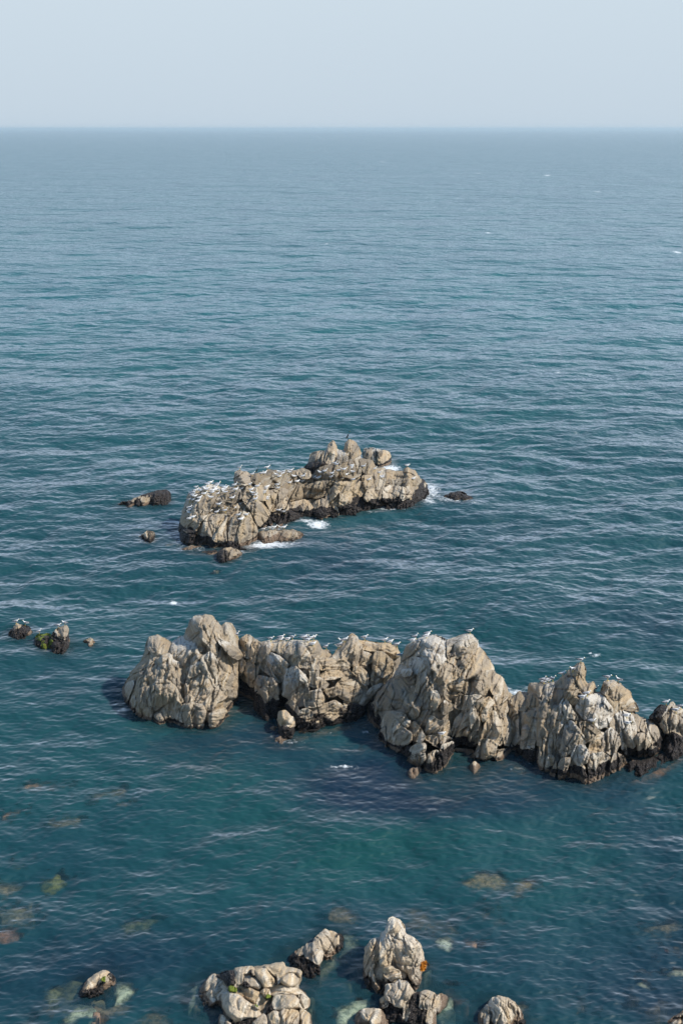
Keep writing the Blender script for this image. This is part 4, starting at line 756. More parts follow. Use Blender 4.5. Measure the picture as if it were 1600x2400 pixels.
simple_rock('rock', 'rounded grey-cream boulder cut by the bottom edge left of the mussel cluster', 'rock', 'I',
  [(140,900),(150,850),(180,790),(250,763),(350,775),(402,830),(432,878),(450,960),(130,960)], [(120,930),(300,985),(460,950)],
  [('I', [(150,930),(155,855),(182,792),(250,765),(350,777),(400,830),(432,880),(445,950)], dict(g=70,T=.7,w=.4,gu=.35,br=1.26,st=.04))], lean=45, rc=.6, cdep=.5, band=.1, seed=38, nb=.1)
simple_rock('rock', 'hunched cream rock with close curved ribs, bottom right of centre', 'rock', 'I',
  [(1060,900),(1075,800),(1130,730),(1170,690),(1215,673),(1250,685),(1280,683),(1340,730),(1380,800),(1412,860),(1420,960),(1055,960)], [(1040,935),(1240,965),(1430,940)],
  [('I', [(1120,900),(1130,735),(1170,690),(1215,673),(1252,688),(1282,683),(1340,730),(1380,800),(1402,850),(1360,900),(1240,930)], dict(g=108,T=.8,w=.55,gu=.3,br=1.26,st=.17)),
   ('I', [(1065,900),(1075,800),(1130,735),(1140,860),(1120,920)], dict(g=85,st=.1,w=.5)),
   ('I', [(1060,950),(1070,880),(1180,900),(1300,900),(1405,850),(1418,950)], dict(m=1.0,d=.25,T=.2,rough=1.5))], lean=50, rc=.6, cdep=.6, band=.2, seed=39, nb=.08)
simple_rock('rock', 'corner of a grey-tan rock entering at the bottom right edge', 'rock', 'J',
  [(1425,1240),(1500,1198),(1568,1163),(1700,1140),(1900,1200),(1950,1330),(1430,1330)], [(1380,1290),(1600,1345),(1960,1320)],
  [('J', [(1430,1250),(1500,1198),(1568,1163),(1700,1142),(1800,1180),(1700,1320),(1450,1320)], dict(g=30,w=.5,gu=.3,br=1.17,st=.1,T=.8))], lean=40, rc=.7, cdep=.6, band=.1, seed=40, nb=.1)

# ---- drowned rocks just under the surface -----------------------------------------------------------
SHOALS = []        # outlines on the water plane with clarity, used by the sea
def drowned_material():
    t = NT('drowned_rock'); pos = t.new('NewGeometry').outputs['Position']
    A = t.sep(t.attr('tone').outputs['Color'])
    cc = t.new('CombineColor'); [t.l.new(A[i], cc.inputs[i]) for i in range(3)]
    n2 = t.noise(pos, 4.5, 4, .7); n3 = t.noise(pos, 16, 3, .6)
    c = t.mix(t.ramp(n2, .38, .58), t.mix(1.0, cc.outputs[0], (.4, .45, .45), 'MULTIPLY'), cc.outputs[0])
    c = t.mix(t.math('MULTIPLY', t.ramp(n3, .55, .68), .5), c, (.10, .11, .09))
    b = t.new('BsdfPrincipled'); t.l.new(c, b.inputs['Base Color']); b.inputs['Roughness'].default_value = .9
    t.l.new(b.outputs[0], t.out.inputs[0]); return t.m
DROWN = drowned_material()
def drowned(z, pts, top, clar, colr, label, soft=.5, seed=0, nm='submerged_rock', cat='submerged rock'):
    top = -.16 if top < -.3 else (-.15 if top < 0 else -.13)
    po = P(z, pts); g = ground(po[:, 0], po[:, 1], top-.06)[:, :2]
    po = resample(g*20, 5.0, 3.5, seed)/20.
    SHOALS.append((resample(ground(P(z, pts)[:, 0], P(z, pts)[:, 1])[:, :2]*20, 5.0, 3.5, seed)/20., clar, soft))
    cc_ = po.mean(0); po = cc_ + (po-cc_)*min(1.6, 1+.75/max(.3, np.abs(po-cc_).mean()))
    c = po.mean(0); x0, y0 = po.min(0)-.1; x1, y1 = po.max(0)+.1; ce = .08 if max(x1-x0, y1-y0) < 6 else .14
    gx = np.arange(x0, x1, ce); gy = np.arange(y0, y1, ce); X, Y = np.meshgrid(gx, gy); sh = X.shape; X, Y = X.ravel(), Y.ravel()
    D, NX, NY = sdf(po, X, Y, True); act = D > -.75*ce; neg = act & (D < 0)
    X = np.where(neg, NX, X); Y = np.where(neg, NY, Y); D = np.maximum(D, 0); mx = D.max()
    zz = top - .15 + .15*(1-(1-np.clip(D/(mx*.6), 0, 1))**2)**.5 + .05*fbm(X*2.2, Y*2.2, 0, seed+3, 4, .6)*np.clip(D/.2, 0, 1) - .03
    zz = np.minimum(zz, top+.03)
    A = act.reshape(sh); q = A[:-1, :-1] & A[1:, :-1] & A[:-1, 1:] & A[1:, 1:]; idx = np.arange(len(X)).reshape(sh)
    Q = np.stack([idx[:-1, :-1][q], idx[:-1, 1:][q], idx[1:, 1:][q], idx[1:, :-1][q]], 1)
    if not len(Q): return
    us = np.unique(Q); rem = -np.ones(len(X), int); rem[us] = np.arange(len(us)); Q = rem[Q]
    V = np.stack([X, Y, zz], 1)[us]
    e = np.concatenate([Q[:, [0, 1]], Q[:, [1, 2]], Q[:, [2, 3]], Q[:, [3, 0]]]); es = np.sort(e, 1)
    uq, inv, cnt = np.unique(es[:, 0]*len(V)+es[:, 1], return_inverse=True, return_counts=True); be = e[cnt[inv] == 1]
    bi = np.unique(be); mp = -np.ones(len(V), int); mp[bi] = len(V)+np.arange(len(bi)); V2 = V[bi].copy(); V2[:, 2] -= 2.5
    Q = np.concatenate([Q, np.stack([be[:, 1], be[:, 0], mp[be[:, 0]], mp[be[:, 1]]], 1)]); V = np.concatenate([V, V2])
    o = mesh_np(nm, V-np.array([c[0], c[1], top-1]), Q, None, (DROWN,), dict(tone=np.tile(np.array([*colr, 1.]), (len(V), 1))))
    o.location = (c[0], c[1], top-1)
    setp(o, label, cat)
PALE, BRN, GRN, PNK, RED = (.44,.46,.36), (.44,.31,.20), (.38,.36,.20), (.58,.31,.21), (.22,.07,.06)
dr = [
 ('K', [(855,620),(950,560),(1050,580),(1082,640),(1000,700),(900,772),(860,700)], .02, .85, PALE, 'pale crusted rock just under water right of the lone lower-left boulder'),
 ('K', [(500,775),(620,750),(760,755),(740,800),(600,822)], -.1, .6, (.38,.32,.22), 'tan ledge under water at the front foot of the lone lower-left boulder'),
 ('K', [(318,755),(350,720),(410,735),(400,772)], -.1, .5, (.4,.34,.28), 'tiny tan rock under water left of the lone lower-left boulder'),
 ('K', [(240,880),(330,840),(450,830),(592,880),(540,950),(450,980),(382,1040),(320,1045),(290,950)], .02, .85, PALE, 'greenish-white barnacled rock under water, lower left near the bottom edge'),
 ('K', [(600,915),(700,920),(690,950),(620,945)], -.2, .45, PNK, 'faint orange stone under water between the pale rock and the lone boulder'),
 ('K', [(570,1000),(700,990),(695,1050),(570,1050)], -.1, .6, PNK, 'pink and white stone under water at the bottom edge, lower left'),
 ('K', [(15,965),(80,958),(85,1000),(20,1012)], -.2, .5, PNK, 'small orange stone under water near the bottom left corner'),
 ('K', [(1180,1000),(1400,960),(1560,960),(1560,1040),(1250,1050)], -.3, .35, BRN, 'dim brown rock under water between the lone boulder and the boulder shelf'),
 ('I', [(75,230),(150,225),(180,270),(240,320),(232,372),(90,372),(70,300)], 0., .72, PALE, 'pale rock sheet under water between the ribbed rock and the pointed stack'),
 ('I', [(768,300),(780,250),(860,230),(932,240),(890,320),(850,348),(790,322)], .03, .9, (.52,.52,.44), 'whitest rock breaking the surface right of the pointed stack'),
 ('I', [(60,560),(100,530),(172,550),(130,602),(70,592)], -.1, .5, PALE, 'dim pale rock under water left of the pointed stack'),
 ('I', [(38,820),(60,760),(180,700),(282,720),(282,760),(160,790),(120,862),(60,852)], 0., .8, PALE, 'pale crusted rock under water left of the mussel cluster'),
 ('I', [(650,512),(680,480),(725,468),(722,500),(672,532)], .02, .8, PALE, 'little pale tip under water below the orange weed'),
 ('I', [(762,800),(830,740),(850,690),(884,720),(882,790),(785,878)], 0., .75, PALE, 'pale crusted ledge under water right of the mussel cluster'),
 ('I', [(830,640),(900,620),(992,680),(950,712),(870,690)], -.3, .45, (.3,.17,.13), 'reddish-brown rock under water right of the mussel cluster'),
 ('I', [(895,340),(940,312),(972,350),(930,365)], -.2, .55, RED, 'small dark red weed patch under water beside the whitest rock'),
 ('I', [(960,275),(1050,250),(1045,290),(980,292)], -.2, .5, PNK, 'tan stone under water right of the whitest rock'),
 ('I', [(1355,740),(1452,738),(1442,770),(1370,768)], -.15, .55, (.4,.28,.18), 'flat tan stone under water right of the hunched ribbed rock'),
 ('I', [(1040,860),(1080,815),(1110,860),(1060,880)], .0, .6, PALE, 'pale edge under water left of the hunched ribbed rock'),
 ('I', [(520,60),(600,20),(680,60),(780,130),(640,170),(540,130)], -.8, .28, BRN, 'dim brown shoal under water behind the pointed stack'),
 ('J', [(1195,970),(1270,928),(1340,950),(1402,960),(1417,1010),(1350,1012),(1210,988)], .02, .85, (.5,.48,.4), 'brown and white rock awash near the right edge, above the corner rock'),
 ('J', [(1450,720),(1568,680),(1640,700),(1640,770),(1500,770)], -.05, .65, (.4,.3,.24), 'pinkish rock under water at the right edge'),
 ('J', [(1460,890),(1568,838),(1640,850),(1600,895),(1500,900)], .0, .75, (.5,.46,.36), 'tan rock awash at the right edge below the pinkish one'),
 ('J', [(1280,870),(1342,868),(1332,900)], -.2, .5, PNK, 'tiny orange stone under water above the brown and white rock'),
 ('J', [(1330,730),(1450,705),(1450,745),(1360,750)], -.3, .45, RED, 'dark red weed under water left of the pinkish right-edge rock'),
 ('J', [(15,190),(100,148),(240,165),(390,180),(420,215),(300,245),(200,252),(60,232)], -1.0, .42, (.38,.27,.16), 'broad olive shoal under green water right of centre'),
 ('J', [(0,620),(48,640),(42,690),(0,695)], -.4, .4, PNK, 'faint tan rock under water above and left of the hunched rock'),
 ('J', [(760,1110),(840,1100),(850,1140),(790,1150)], -.4, .35, BRN, 'faint brown stone under water right of the hunched ribbed rock, half way to the edge'),
 ('J', [(1270,1120),(1390,1110),(1380,1145),(1290,1150)], -.4, .35, BRN, 'faint brown stone under water near the bottom right corner'),
 ('L', [(150,175),(230,163),(302,190),(220,200),(160,195)], -.7, .42, PNK, 'pinkish shoal under water at left, farthest of the left-hand shoals'),
 ('L', [(15,300),(50,285),(95,285),(60,312),(20,315)], -.5, .42, PNK, 'small pinkish shoal at the left edge below the farthest one'),
 ('L', [(230,325),(330,308),(372,350),(262,358)], -1., .3, BRN, 'dim brown shoal under water in the left-hand group'),
 ('L', [(8,765),(80,748),(152,770),(120,792),(30,792)], -.5, .42, (.34,.28,.2), 'tan shoal under water near the left edge'),
 ('L', [(-20,850),(50,828),(72,882),(-20,890)], -.2, .6, (.36,.18,.14), 'reddish rock under water cut by the left edge'),
 ('L', [(195,590),(262,588),(302,640),(240,672),(200,640)], -.7, .38, (.32,.30,.10), 'olive-yellow shoal under water at left'),
 ('L', [(60,545),(160,490),(182,510),(80,560)], -.9, .3, GRN, 'dim olive shoal under water at left, above the olive-yellow one'),
 ('L', [(440,210),(560,200),(545,250),(465,245)], -1., .28, BRN, 'dim brown shoal under water left of the teal patch'),
 ('L', [(-10,645),(100,640),(92,672),(-10,672)], -.7, .33, BRN, 'dim brown shoal at the left edge below the olive-yellow one'),
 ('E', [(1390,1440),(1480,1390),(1568,1395),(1560,1450),(1450,1470)], -.05, .5, (.36,.27,.2), 'tan rock under water between the right massif and the right cluster'),
 ('F', [(1100,1160),(1200,1120),(1330,1060),(1480,975),(1560,930),(1560,990),(1400,1070),(1200,1150)], -.1, .6, (.36,.17,.10), 'orange-brown ledge under water along the right-hand shelf'),
 ('D', [(660,1100),(800,1095),(900,1050),(1040,1010),(1180,985),(1180,1020),(1000,1060),(850,1100),(720,1130)], -.05, .5, (.34,.24,.17), 'brown ledge under water below the centre of the ridge'),
 ('H', [(45,830),(70,720),(130,650),(140,720),(90,820),(60,840)], 0., .7, PALE, 'pale rim under water left of the boulder shelf'),
 ('H', [(100,850),(230,850),(330,860),(330,905),(220,905)], -.05, .6, (.33,.24,.17), 'brown rim under water below the ribbed boulder of the shelf'),
 ('H', [(1160,780),(1205,800),(1200,880),(1160,920)], -.05, .5, (.3,.28,.2), 'thin olive rim under water right of the boulder shelf'),
 ('H', [(1250,520),(1330,470),(1430,400),(1450,440),(1320,540),(1260,560)], -.05, .5, (.38,.35,.25), 'tan rim under water along the right foot of the ribbed rock'),
 ('A', [(425,865),(450,850),(490,855),(485,875),(440,875)], .0, .6, (.42,.34,.26), 'small tan rock awash left of the far islet foot'),
 ('A', [(785,1060),(800,1045),(838,1048),(832,1062)], .0, .7, (.42,.34,.26), 'tiny tan rock awash in front of the far islet'),
 ('B', [(1355,470),(1375,458),(1410,460),(1400,472)], .0, .6, (.36,.26,.18), 'tiny brown rock awash behind the right-hand far reef'),
 ('L', [(560,820),(640,800),(720,810),(700,840),(600,850)], -1., .26, GRN, 'faint olive patch under water midway between the lone boulder and the teal patch'),
 ('L', [(230,1120),(330,1095),(400,1110),(370,1150),(260,1155)], -1., .32, GRN, 'faint olive-brown shoal under water above and left of the lone lower-left boulder'),
 ('K', [(620,860),(800,830),(1000,850),(1080,900),(900,930),(700,920)], -1., .30, BRN, 'dim brown bottom under water in front of the lone lower-left boulder'),
 ('K', [(-60,860),(60,830),(180,860),(160,930),(0,940)], -1., .34, BRN, 'dim brown bottom under water near the lower left corner'),
 ('I', [(0,40),(90,20),(180,70),(140,120),(20,110)], -1., .30, BRN, 'dim brown bottom under water behind the ribbed rock'),
 ('I', [(720,180),(820,150),(900,190),(860,225),(760,225)], -1., .28, BRN, 'dim brown bottom under water behind the whitest rock'),
 ('J', [(1340,560),(1460,520),(1580,540),(1600,620),(1440,620)], -1., .33, BRN, 'dim brown bottom under water at the right edge above the pinkish rock'),
 ('J', [(90,440),(190,430),(260,470),(180,500),(90,480)], -1., .24, PNK, 'faint mauve patch under water below the olive shoal'),
]
for i, (z, pts, top, cl, cc, lb) in enumerate(dr): drowned(z, pts, top, min(.9, cl*1.75 if cl < .5 else cl*1.15), cc, lb, seed=i, soft=.85 if cl < .5 else .3)
# ================================================================ BIRDS
def loft(sp, n=10):
    """sp: (x, z, half width, half height) along the body; returns verts, quads, tris"""
    V, Q, T = [], [], []
    for x, z, ry, rz in sp:
        for k in range(n):
            a = 2*math.pi*k/n; V.append((x, ry*math.cos(a), z+rz*math.sin(a)))
    for i in range(len(sp)-1):
        for k in range(n): Q.append((i*n+k, i*n+(k+1) % n, (i+1)*n+(k+1) % n, (i+1)*n+k))
    c0 = len(V); V.append((sp[0][0], 0, sp[0][1])); c1 = len(V); V.append((sp[-1][0], 0, sp[-1][1])); m = (len(sp)-1)*n
    for k in range(n): T.append((c0, (k+1) % n, k)); T.append((c1, m+k, m+(k+1) % n))
    return np.array(V, float), Q, T
def flip(q): return [tuple(reversed(a)) for a in q]
def mobj(name, V, Q, T, mats, parent=None, mi=None):
    me = bpy.data.meshes.new(name); me.from_pydata([tuple(v) for v in V], [], flip(Q)+flip(T)); me.update()
    for p in me.polygons: p.use_smooth = True
    if mi:
        for p in me.polygons: p.material_index = mi(p.center)
    for m in mats: me.materials.append(m)
    o = bpy.data.objects.new(name, me); col.objects.link(o)
    if parent: o.parent = parent
    return o
WHITE = plain('white_feather', (.90, .90, .88)); GREY = plain('grey_feather', (.17, .18, .205)); DARK = plain('black_feather', (.012, .013, .016), .45)
YEL = plain('yellow_bill', (.62, .48, .06)); BRN_ = plain('brown_feather', (.09, .065, .05)); BLK = plain('cormorant_black', (.008, .014, .014), .4)
PALEG = plain('pale_grey_feather', (.42, .43, .45))
GB = {'stand': [(-.235,.185,.018,.006),(-.17,.185,.040,.016),(-.10,.180,.058,.042),(-.02,.178,.070,.064),(.06,.190,.064,.066),(.105,.222,.046,.052),(.130,.262,.034,.036),(.148,.292,.034,.034),(.172,.300,.032,.032),(.196,.293,.020,.020)],
      'alert': [(-.225,.165,.018,.006),(-.16,.172,.040,.018),(-.10,.178,.056,.044),(-.02,.188,.068,.064),(.045,.212,.060,.062),(.080,.255,.040,.044),(.094,.300,.030,.032),(.104,.338,.032,.032),(.126,.350,.031,.031),(.150,.343,.019,.019)],
      'rest': [(-.235,.150,.018,.006),(-.17,.150,.042,.016),(-.10,.145,.062,.046),(-.02,.143,.076,.070),(.06,.150,.070,.070),(.11,.178,.052,.054),(.132,.208,.040,.038),(.150,.226,.035,.034),(.172,.230,.031,.030),(.194,.224,.019,.018)]}
def make_gull(kind, wing=GREY, body=WHITE, scale=1.0):
    sp = GB[kind]; r = empty('seagull', (0, 0, -500))
    V, Q, T = loft(sp); mobj('body', V*scale, Q, T, (body, DARK), r, lambda c: 1 if c[0] < -.205*scale else 0)
    z0 = sp[3][1]
    for s in (-1, 1):
        wsp = [(-.29, z0+.012, .004, .004),(-.22, z0+.016, .012, .014),(-.12, z0+.018, .020, .036),(-.02, z0+.020, .024, .050),(.05, z0+.022, .018, .046),(.085, z0+.026, .006, .020)]
        V, Q, T = loft(wsp, 8); V[:, 1] = V[:, 1] + s*(.050 - .9*np.clip(-.02-V[:, 0], 0, 1)*.16)
        mobj('wing', V*scale, Q, T, (wing, DARK), r, lambda c: 1 if c[0] < -.17*scale else 0)
    hx, hz = sp[-1][0], sp[-1][1]
    V, Q, T = loft([(hx-.012, hz, .013, .013), (hx+.022, hz-.004, .008, .010), (hx+.050, hz-.012, .002, .004)], 6); mobj('beak', V*scale, Q, T, (YEL,), r)
    for s in (-1, 1):
        V, Q, T = loft([(0, 0, .006, .006), (1, 0, .006, .006)], 5); zt = z0-.05
        W = np.stack([V[:, 2]+.01, V[:, 1]+s*.026, -.02+V[:, 0]*(zt+.02)], 1)
        F, Q2, T2 = loft([(-.005, .004, .008, .004), (.05, .003, .022, .003)], 6); F[:, 1] += s*.026
        n = len(W); W = np.concatenate([W, F]); mobj('leg', W*scale, Q+[tuple(i+n for i in q) for q in Q2], T+[tuple(i+n for i in q) for q in T2], (YEL,), r)
        e = sp[-3] if kind != 'x' else None
        V, Q, T = loft([(sp[-2][0]+.004, sp[-2][1]+.008, .001, .001), (sp[-2][0]+.010, sp[-2][1]+.008, .005, .005), (sp[-2][0]+.016, sp[-2][1]+.008, .001, .001)], 5); V[:, 1] += s*(sp[-2][2]-.002)
        mobj('eye', V*scale, Q, T, (DARK,), r)
    return r
def make_cormorant():
    r = empty('cormorant', (0, 0, -500))
    sp = [(-.26,.10,.020,.006),(-.20,.16,.040,.014),(-.14,.24,.065,.05),(-.08,.33,.078,.078),(-.03,.43,.070,.080),(.01,.52,.042,.050),(.02,.60,.028,.032),(.01,.68,.026,.028),(.025,.735,.032,.030),(.06,.745,.028,.026),(.085,.742,.014,.014)]
    V, Q, T = loft(sp); mobj('body', V, Q, T, (BLK,), r)
    for s in (-1, 1):
        V, Q, T = loft([(-.25,.17,.004,.006),(-.17,.25,.014,.05),(-.10,.36,.020,.075),(-.03,.46,.012,.05),(0,.50,.004,.01)], 8); V[:, 1] += s*.062; mobj('wing', V, Q, T, (BLK,), r)
        V, Q, T = loft([(0, 0, .010, .010), (1, 0, .012, .012)], 5); W = np.stack([V[:, 2]-.06, V[:, 1]+s*.035, -.02+V[:, 0]*.27], 1); mobj('leg', W, Q, T, (BLK,), r)
    V, Q, T = loft([(.075,.742,.012,.012),(.12,.738,.007,.008),(.155,.728,.003,.006)], 6); mobj('beak', V, Q, T, (YEL,), r)
    return r
def copy_tree(o):
    c = o.copy(); col.objects.link(c)
    for ch in o.children:
        d = ch.copy(); col.objects.link(d); d.parent = c
    return c
def make_small(kind, wing=GREY, body=WHITE):
    """one-mesh gull for the far islet, too small in view to show parts"""
    sp = GB[kind]; VV, FF, MI, n = [], [], [], 0
    def add(V, Q, T, f):
        nonlocal n
        for q in Q+T: FF.append(tuple(reversed([i+n for i in q]))); c = V[list(q)].mean(0); MI.append(f(c))
        VV.extend(V.tolist()); n += len(V)
    add(*loft(sp, 8), lambda c: 2 if c[0] < -.205 else 0)
    z0 = sp[3][1]
    for s in (-1, 1):
        V, Q, T = loft([(-.29, z0+.012, .004, .004),(-.20, z0+.016, .012, .014),(-.10, z0+.018, .020, .034),(.03, z0+.020, .020, .046),(.085, z0+.026, .006, .018)], 6); V[:, 1] += s*.045; add(V, Q, T, lambda c: 2 if c[0] < -.17 else 1)
        V, Q, T = loft([(0, 0, .007, .007), (1, 0, .007, .007)], 4); add(np.stack([V[:, 2], V[:, 1]+s*.026, -.02+V[:, 0]*(z0-.03)], 1), Q, T, lambda c: 3)
    h = sp[-1]; add(*loft([(h[0]-.01, h[1], .013, .013), (h[0]+.045, h[1]-.01, .002, .004)], 5), lambda c: 3)
    me = bpy.data.meshes.new('seagull'); me.from_pydata(VV, [], FF); me.update()
    for p, k in zip(me.polygons, MI): p.use_smooth = True; p.material_index = k
    for m in (body, wing, DARK, YEL): me.materials.append(m)
    o = bpy.data.objects.new('seagull', me); col.objects.link(o); return o

bpy.context.view_layer.update()
dg = bpy.context.evaluated_depsgraph_get()
def perch(px, py, tries=26):
    """the rock under this sight line"""
    for k in range(tries):
        d = Vector(ray(px, py+k*1.0)).normalized()
        ok, loc, nn, fi, ob, mt = sc.ray_cast(dg, Vector(CP), d)
        if ok and loc.z > .05: return loc, k
    return None, 0
ORD = ['first','second','third','fourth','fifth','sixth','seventh','eighth','ninth','tenth','eleventh','twelfth','thirteenth','fourteenth','fifteenth','sixteenth','seventeenth','eighteenth','nineteenth','twentieth']
def ordw(i):
    if i < 20: return ORD[i]
    t = ['twenty','thirty','forty','fifty','sixty'][(i+1)//10-2]; u = (i+1) % 10
    return (t+'-'+ORD[u-1]) if u else t.replace('ty', 'tieth')
rb = random.Random(5)
BIG = {}; SM = {}
# (cluster phrase, zoom, [(x, y[, pose])...]) body centres, read from the photo; sorted left to right for the labels
CL_ = [
 ('on the crown of the islet\'s left hump', 'A', 'far', [(657,448),(765,410),(745,432),(822,422),(818,440),(714,457),(735,462),(805,458),(812,472),(798,468),(865,455),(876,458),(862,466),(660,476),(690,472),(725,472),(778,478),(783,492),(718,502),(820,502),(868,490),(640,490),(625,500),(650,515),(633,512),(765,528),(685,530),(610,548),(635,545),(672,555)]),
 ('on the low shoulder at the islet\'s left end', 'A', 'far', [(610,603),(616,620),(608,636),(635,670),(612,682)]),
 ('amid the islet\'s left hump', 'A', 'far', [(925,532),(825,580),(983,572),(945,607),(758,626),(815,635),(843,627),(874,627),(975,658),(1028,655),(990,685)]),
 ('on the islet crest between left crown and brown ridge', 'A', 'far', [(945,438),(952,433),(950,470),(990,460),(980,312),(1050,435),(1113,448),(1065,470),(1073,495),(1092,512),(1098,542),(1075,357)]),
 ('in the column of gulls where the islet narrows', 'A', 'far', [(1178,448),(1172,465),(1165,487),(1160,496),(1180,530),(1183,541),(1210,442),(1227,445),(1255,435),(1258,455)]),
 ('on the brown ridge top of the islet', 'A', 'far', [(1138,353),(1160,348),(1180,295),(1243,360),(1268,335),(1297,335),(1298,352),(1275,374),(1340,342),(1355,328),(1378,368),(1447,372),(1490,382),(1525,377),(1558,385),(1400,407),(1440,408),(1345,418)]),
 ('on the low ledge at the islet\'s near foot', 'A', 'far', [(1155,760),(1200,740),(1232,750),(1280,747),(1303,737)]),
 ('at the waterline in the islet\'s inner corner', 'A', 'far', [(1267,622),(1301,632)]),
 ('on the brown slope below the islet\'s spires', 'B', 'far', [(425,275),(438,286),(315,340),(352,335),(405,352),(310,380),(398,378),(455,330),(490,322),(545,291),(540,310),(548,335),(635,300),(503,357),(478,388),(560,398)]),
 ('right of the islet\'s spires near its right end', 'B', 'far', [(715,318),(748,345),(775,370),(768,378),(675,398),(998,388),(953,285)]),
 ('on the leftmost dark mound', 'G', 'near', [(200,290,'stand'),(315,312,'alert')]),
 ('on the mossy rock with the pale wedge', 'G', 'near', [(485,412,'alert'),(715,343,'stand'),(800,310,'stand')]),
 ('along the left half of the ridge crest', 'D', 'near', [(60,185,'alert'),(370,215,'stand'),(465,210,'stand'),(460,233,'rest'),(525,232,'rest'),(568,205,'stand'),(672,213,'stand'),(692,205,'stand'),(735,222,'stand'),(762,207,'stand'),(708,240,'rest'),(757,275,'rest'),(880,295,'alert')]),
 ('just left of the ridge\'s triangular peak', 'D', 'near', [(1022,235,'stand'),(1052,237,'stand'),(990,256,'rest'),(1008,278,'alert')]),
 ('along the flat sandy slab of the ridge', 'E', 'near', [(132,215,'stand'),(318,240,'stand'),(370,250,'rest'),(430,206,'stand'),(465,365,'alert')]),
 ('on the whitened top of the right massif', 'E', 'near', [(600,185,'alert'),(712,160,'stand'),(700,203,'rest'),(570,245,'rest'),(1098,150,'stand')]),
 ('on the square blocks left of the orange pinnacle', 'F', 'near', [(342,275,'alert'),(385,252,'stand'),(425,262,'alert'),(352,294,'rest'),(388,284,'rest')]),
 ('on the orange pinnacle', 'F', 'near', [(508,225,'stand'),(603,185,'stand'),(670,92,'stand')]),
 ('on the brown right-shoulder boulder', 'F', 'near', [(905,250,'stand'),(1000,275,'alert')]),
 ('around the large whitened grey boulder', 'F', 'near', [(800,350,'alert'),(725,398,'stand'),(685,428,'rest'),(772,635,'rest')]),
 ('on the streaked slab near the cluster\'s right end', 'F', 'near', [(1105,542,'stand'),(1070,592,'rest'),(1078,658,'rest')]),
 ('on the pale ribbed rock at the right edge', 'F', 'near', [(1415,472,'stand'),(1500,545,'stand'),(1545,510,'alert')]),
 ('on top of the twin pillars at the water\'s edge', 'E', 'near', [(843,1102,'rest')]),
]
POSE = {'stand': 'standing level', 'alert': 'with neck raised', 'rest': 'hunkered low'}
for phrase, z, dist, pts in CL_:
    pts = sorted(pts, key=lambda p: p[0]); n = len(pts)
    for i, p in enumerate(pts):
        ox, oy, s = Z[z]; px, py = ox+p[0]/s, oy+p[1]/s
        left = rb.random() < .12
        if dist == 'far':
            kind = rb.choice(['stand', 'stand', 'alert', 'rest']); off = 3.0
        else: kind = p[2]; off = {'stand': 5.5, 'alert': 6.5, 'rest': 4.0}[kind]
        loc, k = perch(px, py+off)
        if loc is None: continue
        if dist == 'far':
            if kind not in SM: SM[kind] = make_small(kind, PALEG); o = SM[kind]
            else: o = SM[kind].copy(); col.objects.link(o)
            sc_ = rb.uniform(1.3, 1.5)
        else:
            if kind not in BIG: BIG[kind] = make_gull(kind); o = BIG[kind]
            else: o = copy_tree(BIG[kind])
            sc_ = rb.uniform(1.15, 1.25)
        o.location = loc; a = rb.uniform(-.45, .45); o.rotation_euler = (0, 0, a+(math.pi if left else 0)); o.scale = (sc_,)*3
        face = 'facing left' if left else 'facing right'
        who = 'white gull' if dist == 'far' else 'gull '+POSE[kind]
        if n == 1: lb = who+' alone '+phrase
        elif n == 2: lb = who+', the '+('left' if i == 0 else 'right')+' of two '+phrase
        else: lb = who+', '+ordw(i)+' from left '+phrase
        assert len(lb.split()) <= 16, lb
        setp(o, lb, 'seagull', 'gulls on the far islet' if dist == 'far' else ('gulls on the small left rocks' if z == 'G' else 'gulls on the long ridge'))
cm = make_cormorant(); first = True
for z, x, y, off, lb, a in (('B', 523, 78, 6, 'black cormorant standing tall on the highest point of the far islet', .2),
        ('A', 710, 630, 7, 'black cormorant low on the left hump of the far islet', -.5), ('B', 920, 432, 7, 'black cormorant above the whitish boulder at the islet\'s right end', .1),
        ('A', 1110, 322, 5, 'black and white cormorant-like bird on the left crest of the islet', .3)):
    ox, oy, s = Z[z]; loc, k = perch(ox+x/s, oy+y/s+off)
    if loc is None: continue
    o = cm if first else copy_tree(cm); first = False
    o.location = loc; o.rotation_euler = (0, 0, a); o.scale = (1.15,)*3 if 'tall' in lb else (.85,)*3
    setp(o, lb, 'cormorant', 'cormorants on the far islet')
ox, oy, s = Z['B']; loc, k = perch(ox+817/s, oy+415/s+5)
if loc is not None:
    o = make_small('stand', BRN_, BRN_); o.name = 'young_gull'; o.location = loc; setp(o, 'brown young gull on the rock step near the right end of the far islet', 'seagull', 'gulls on the far islet')
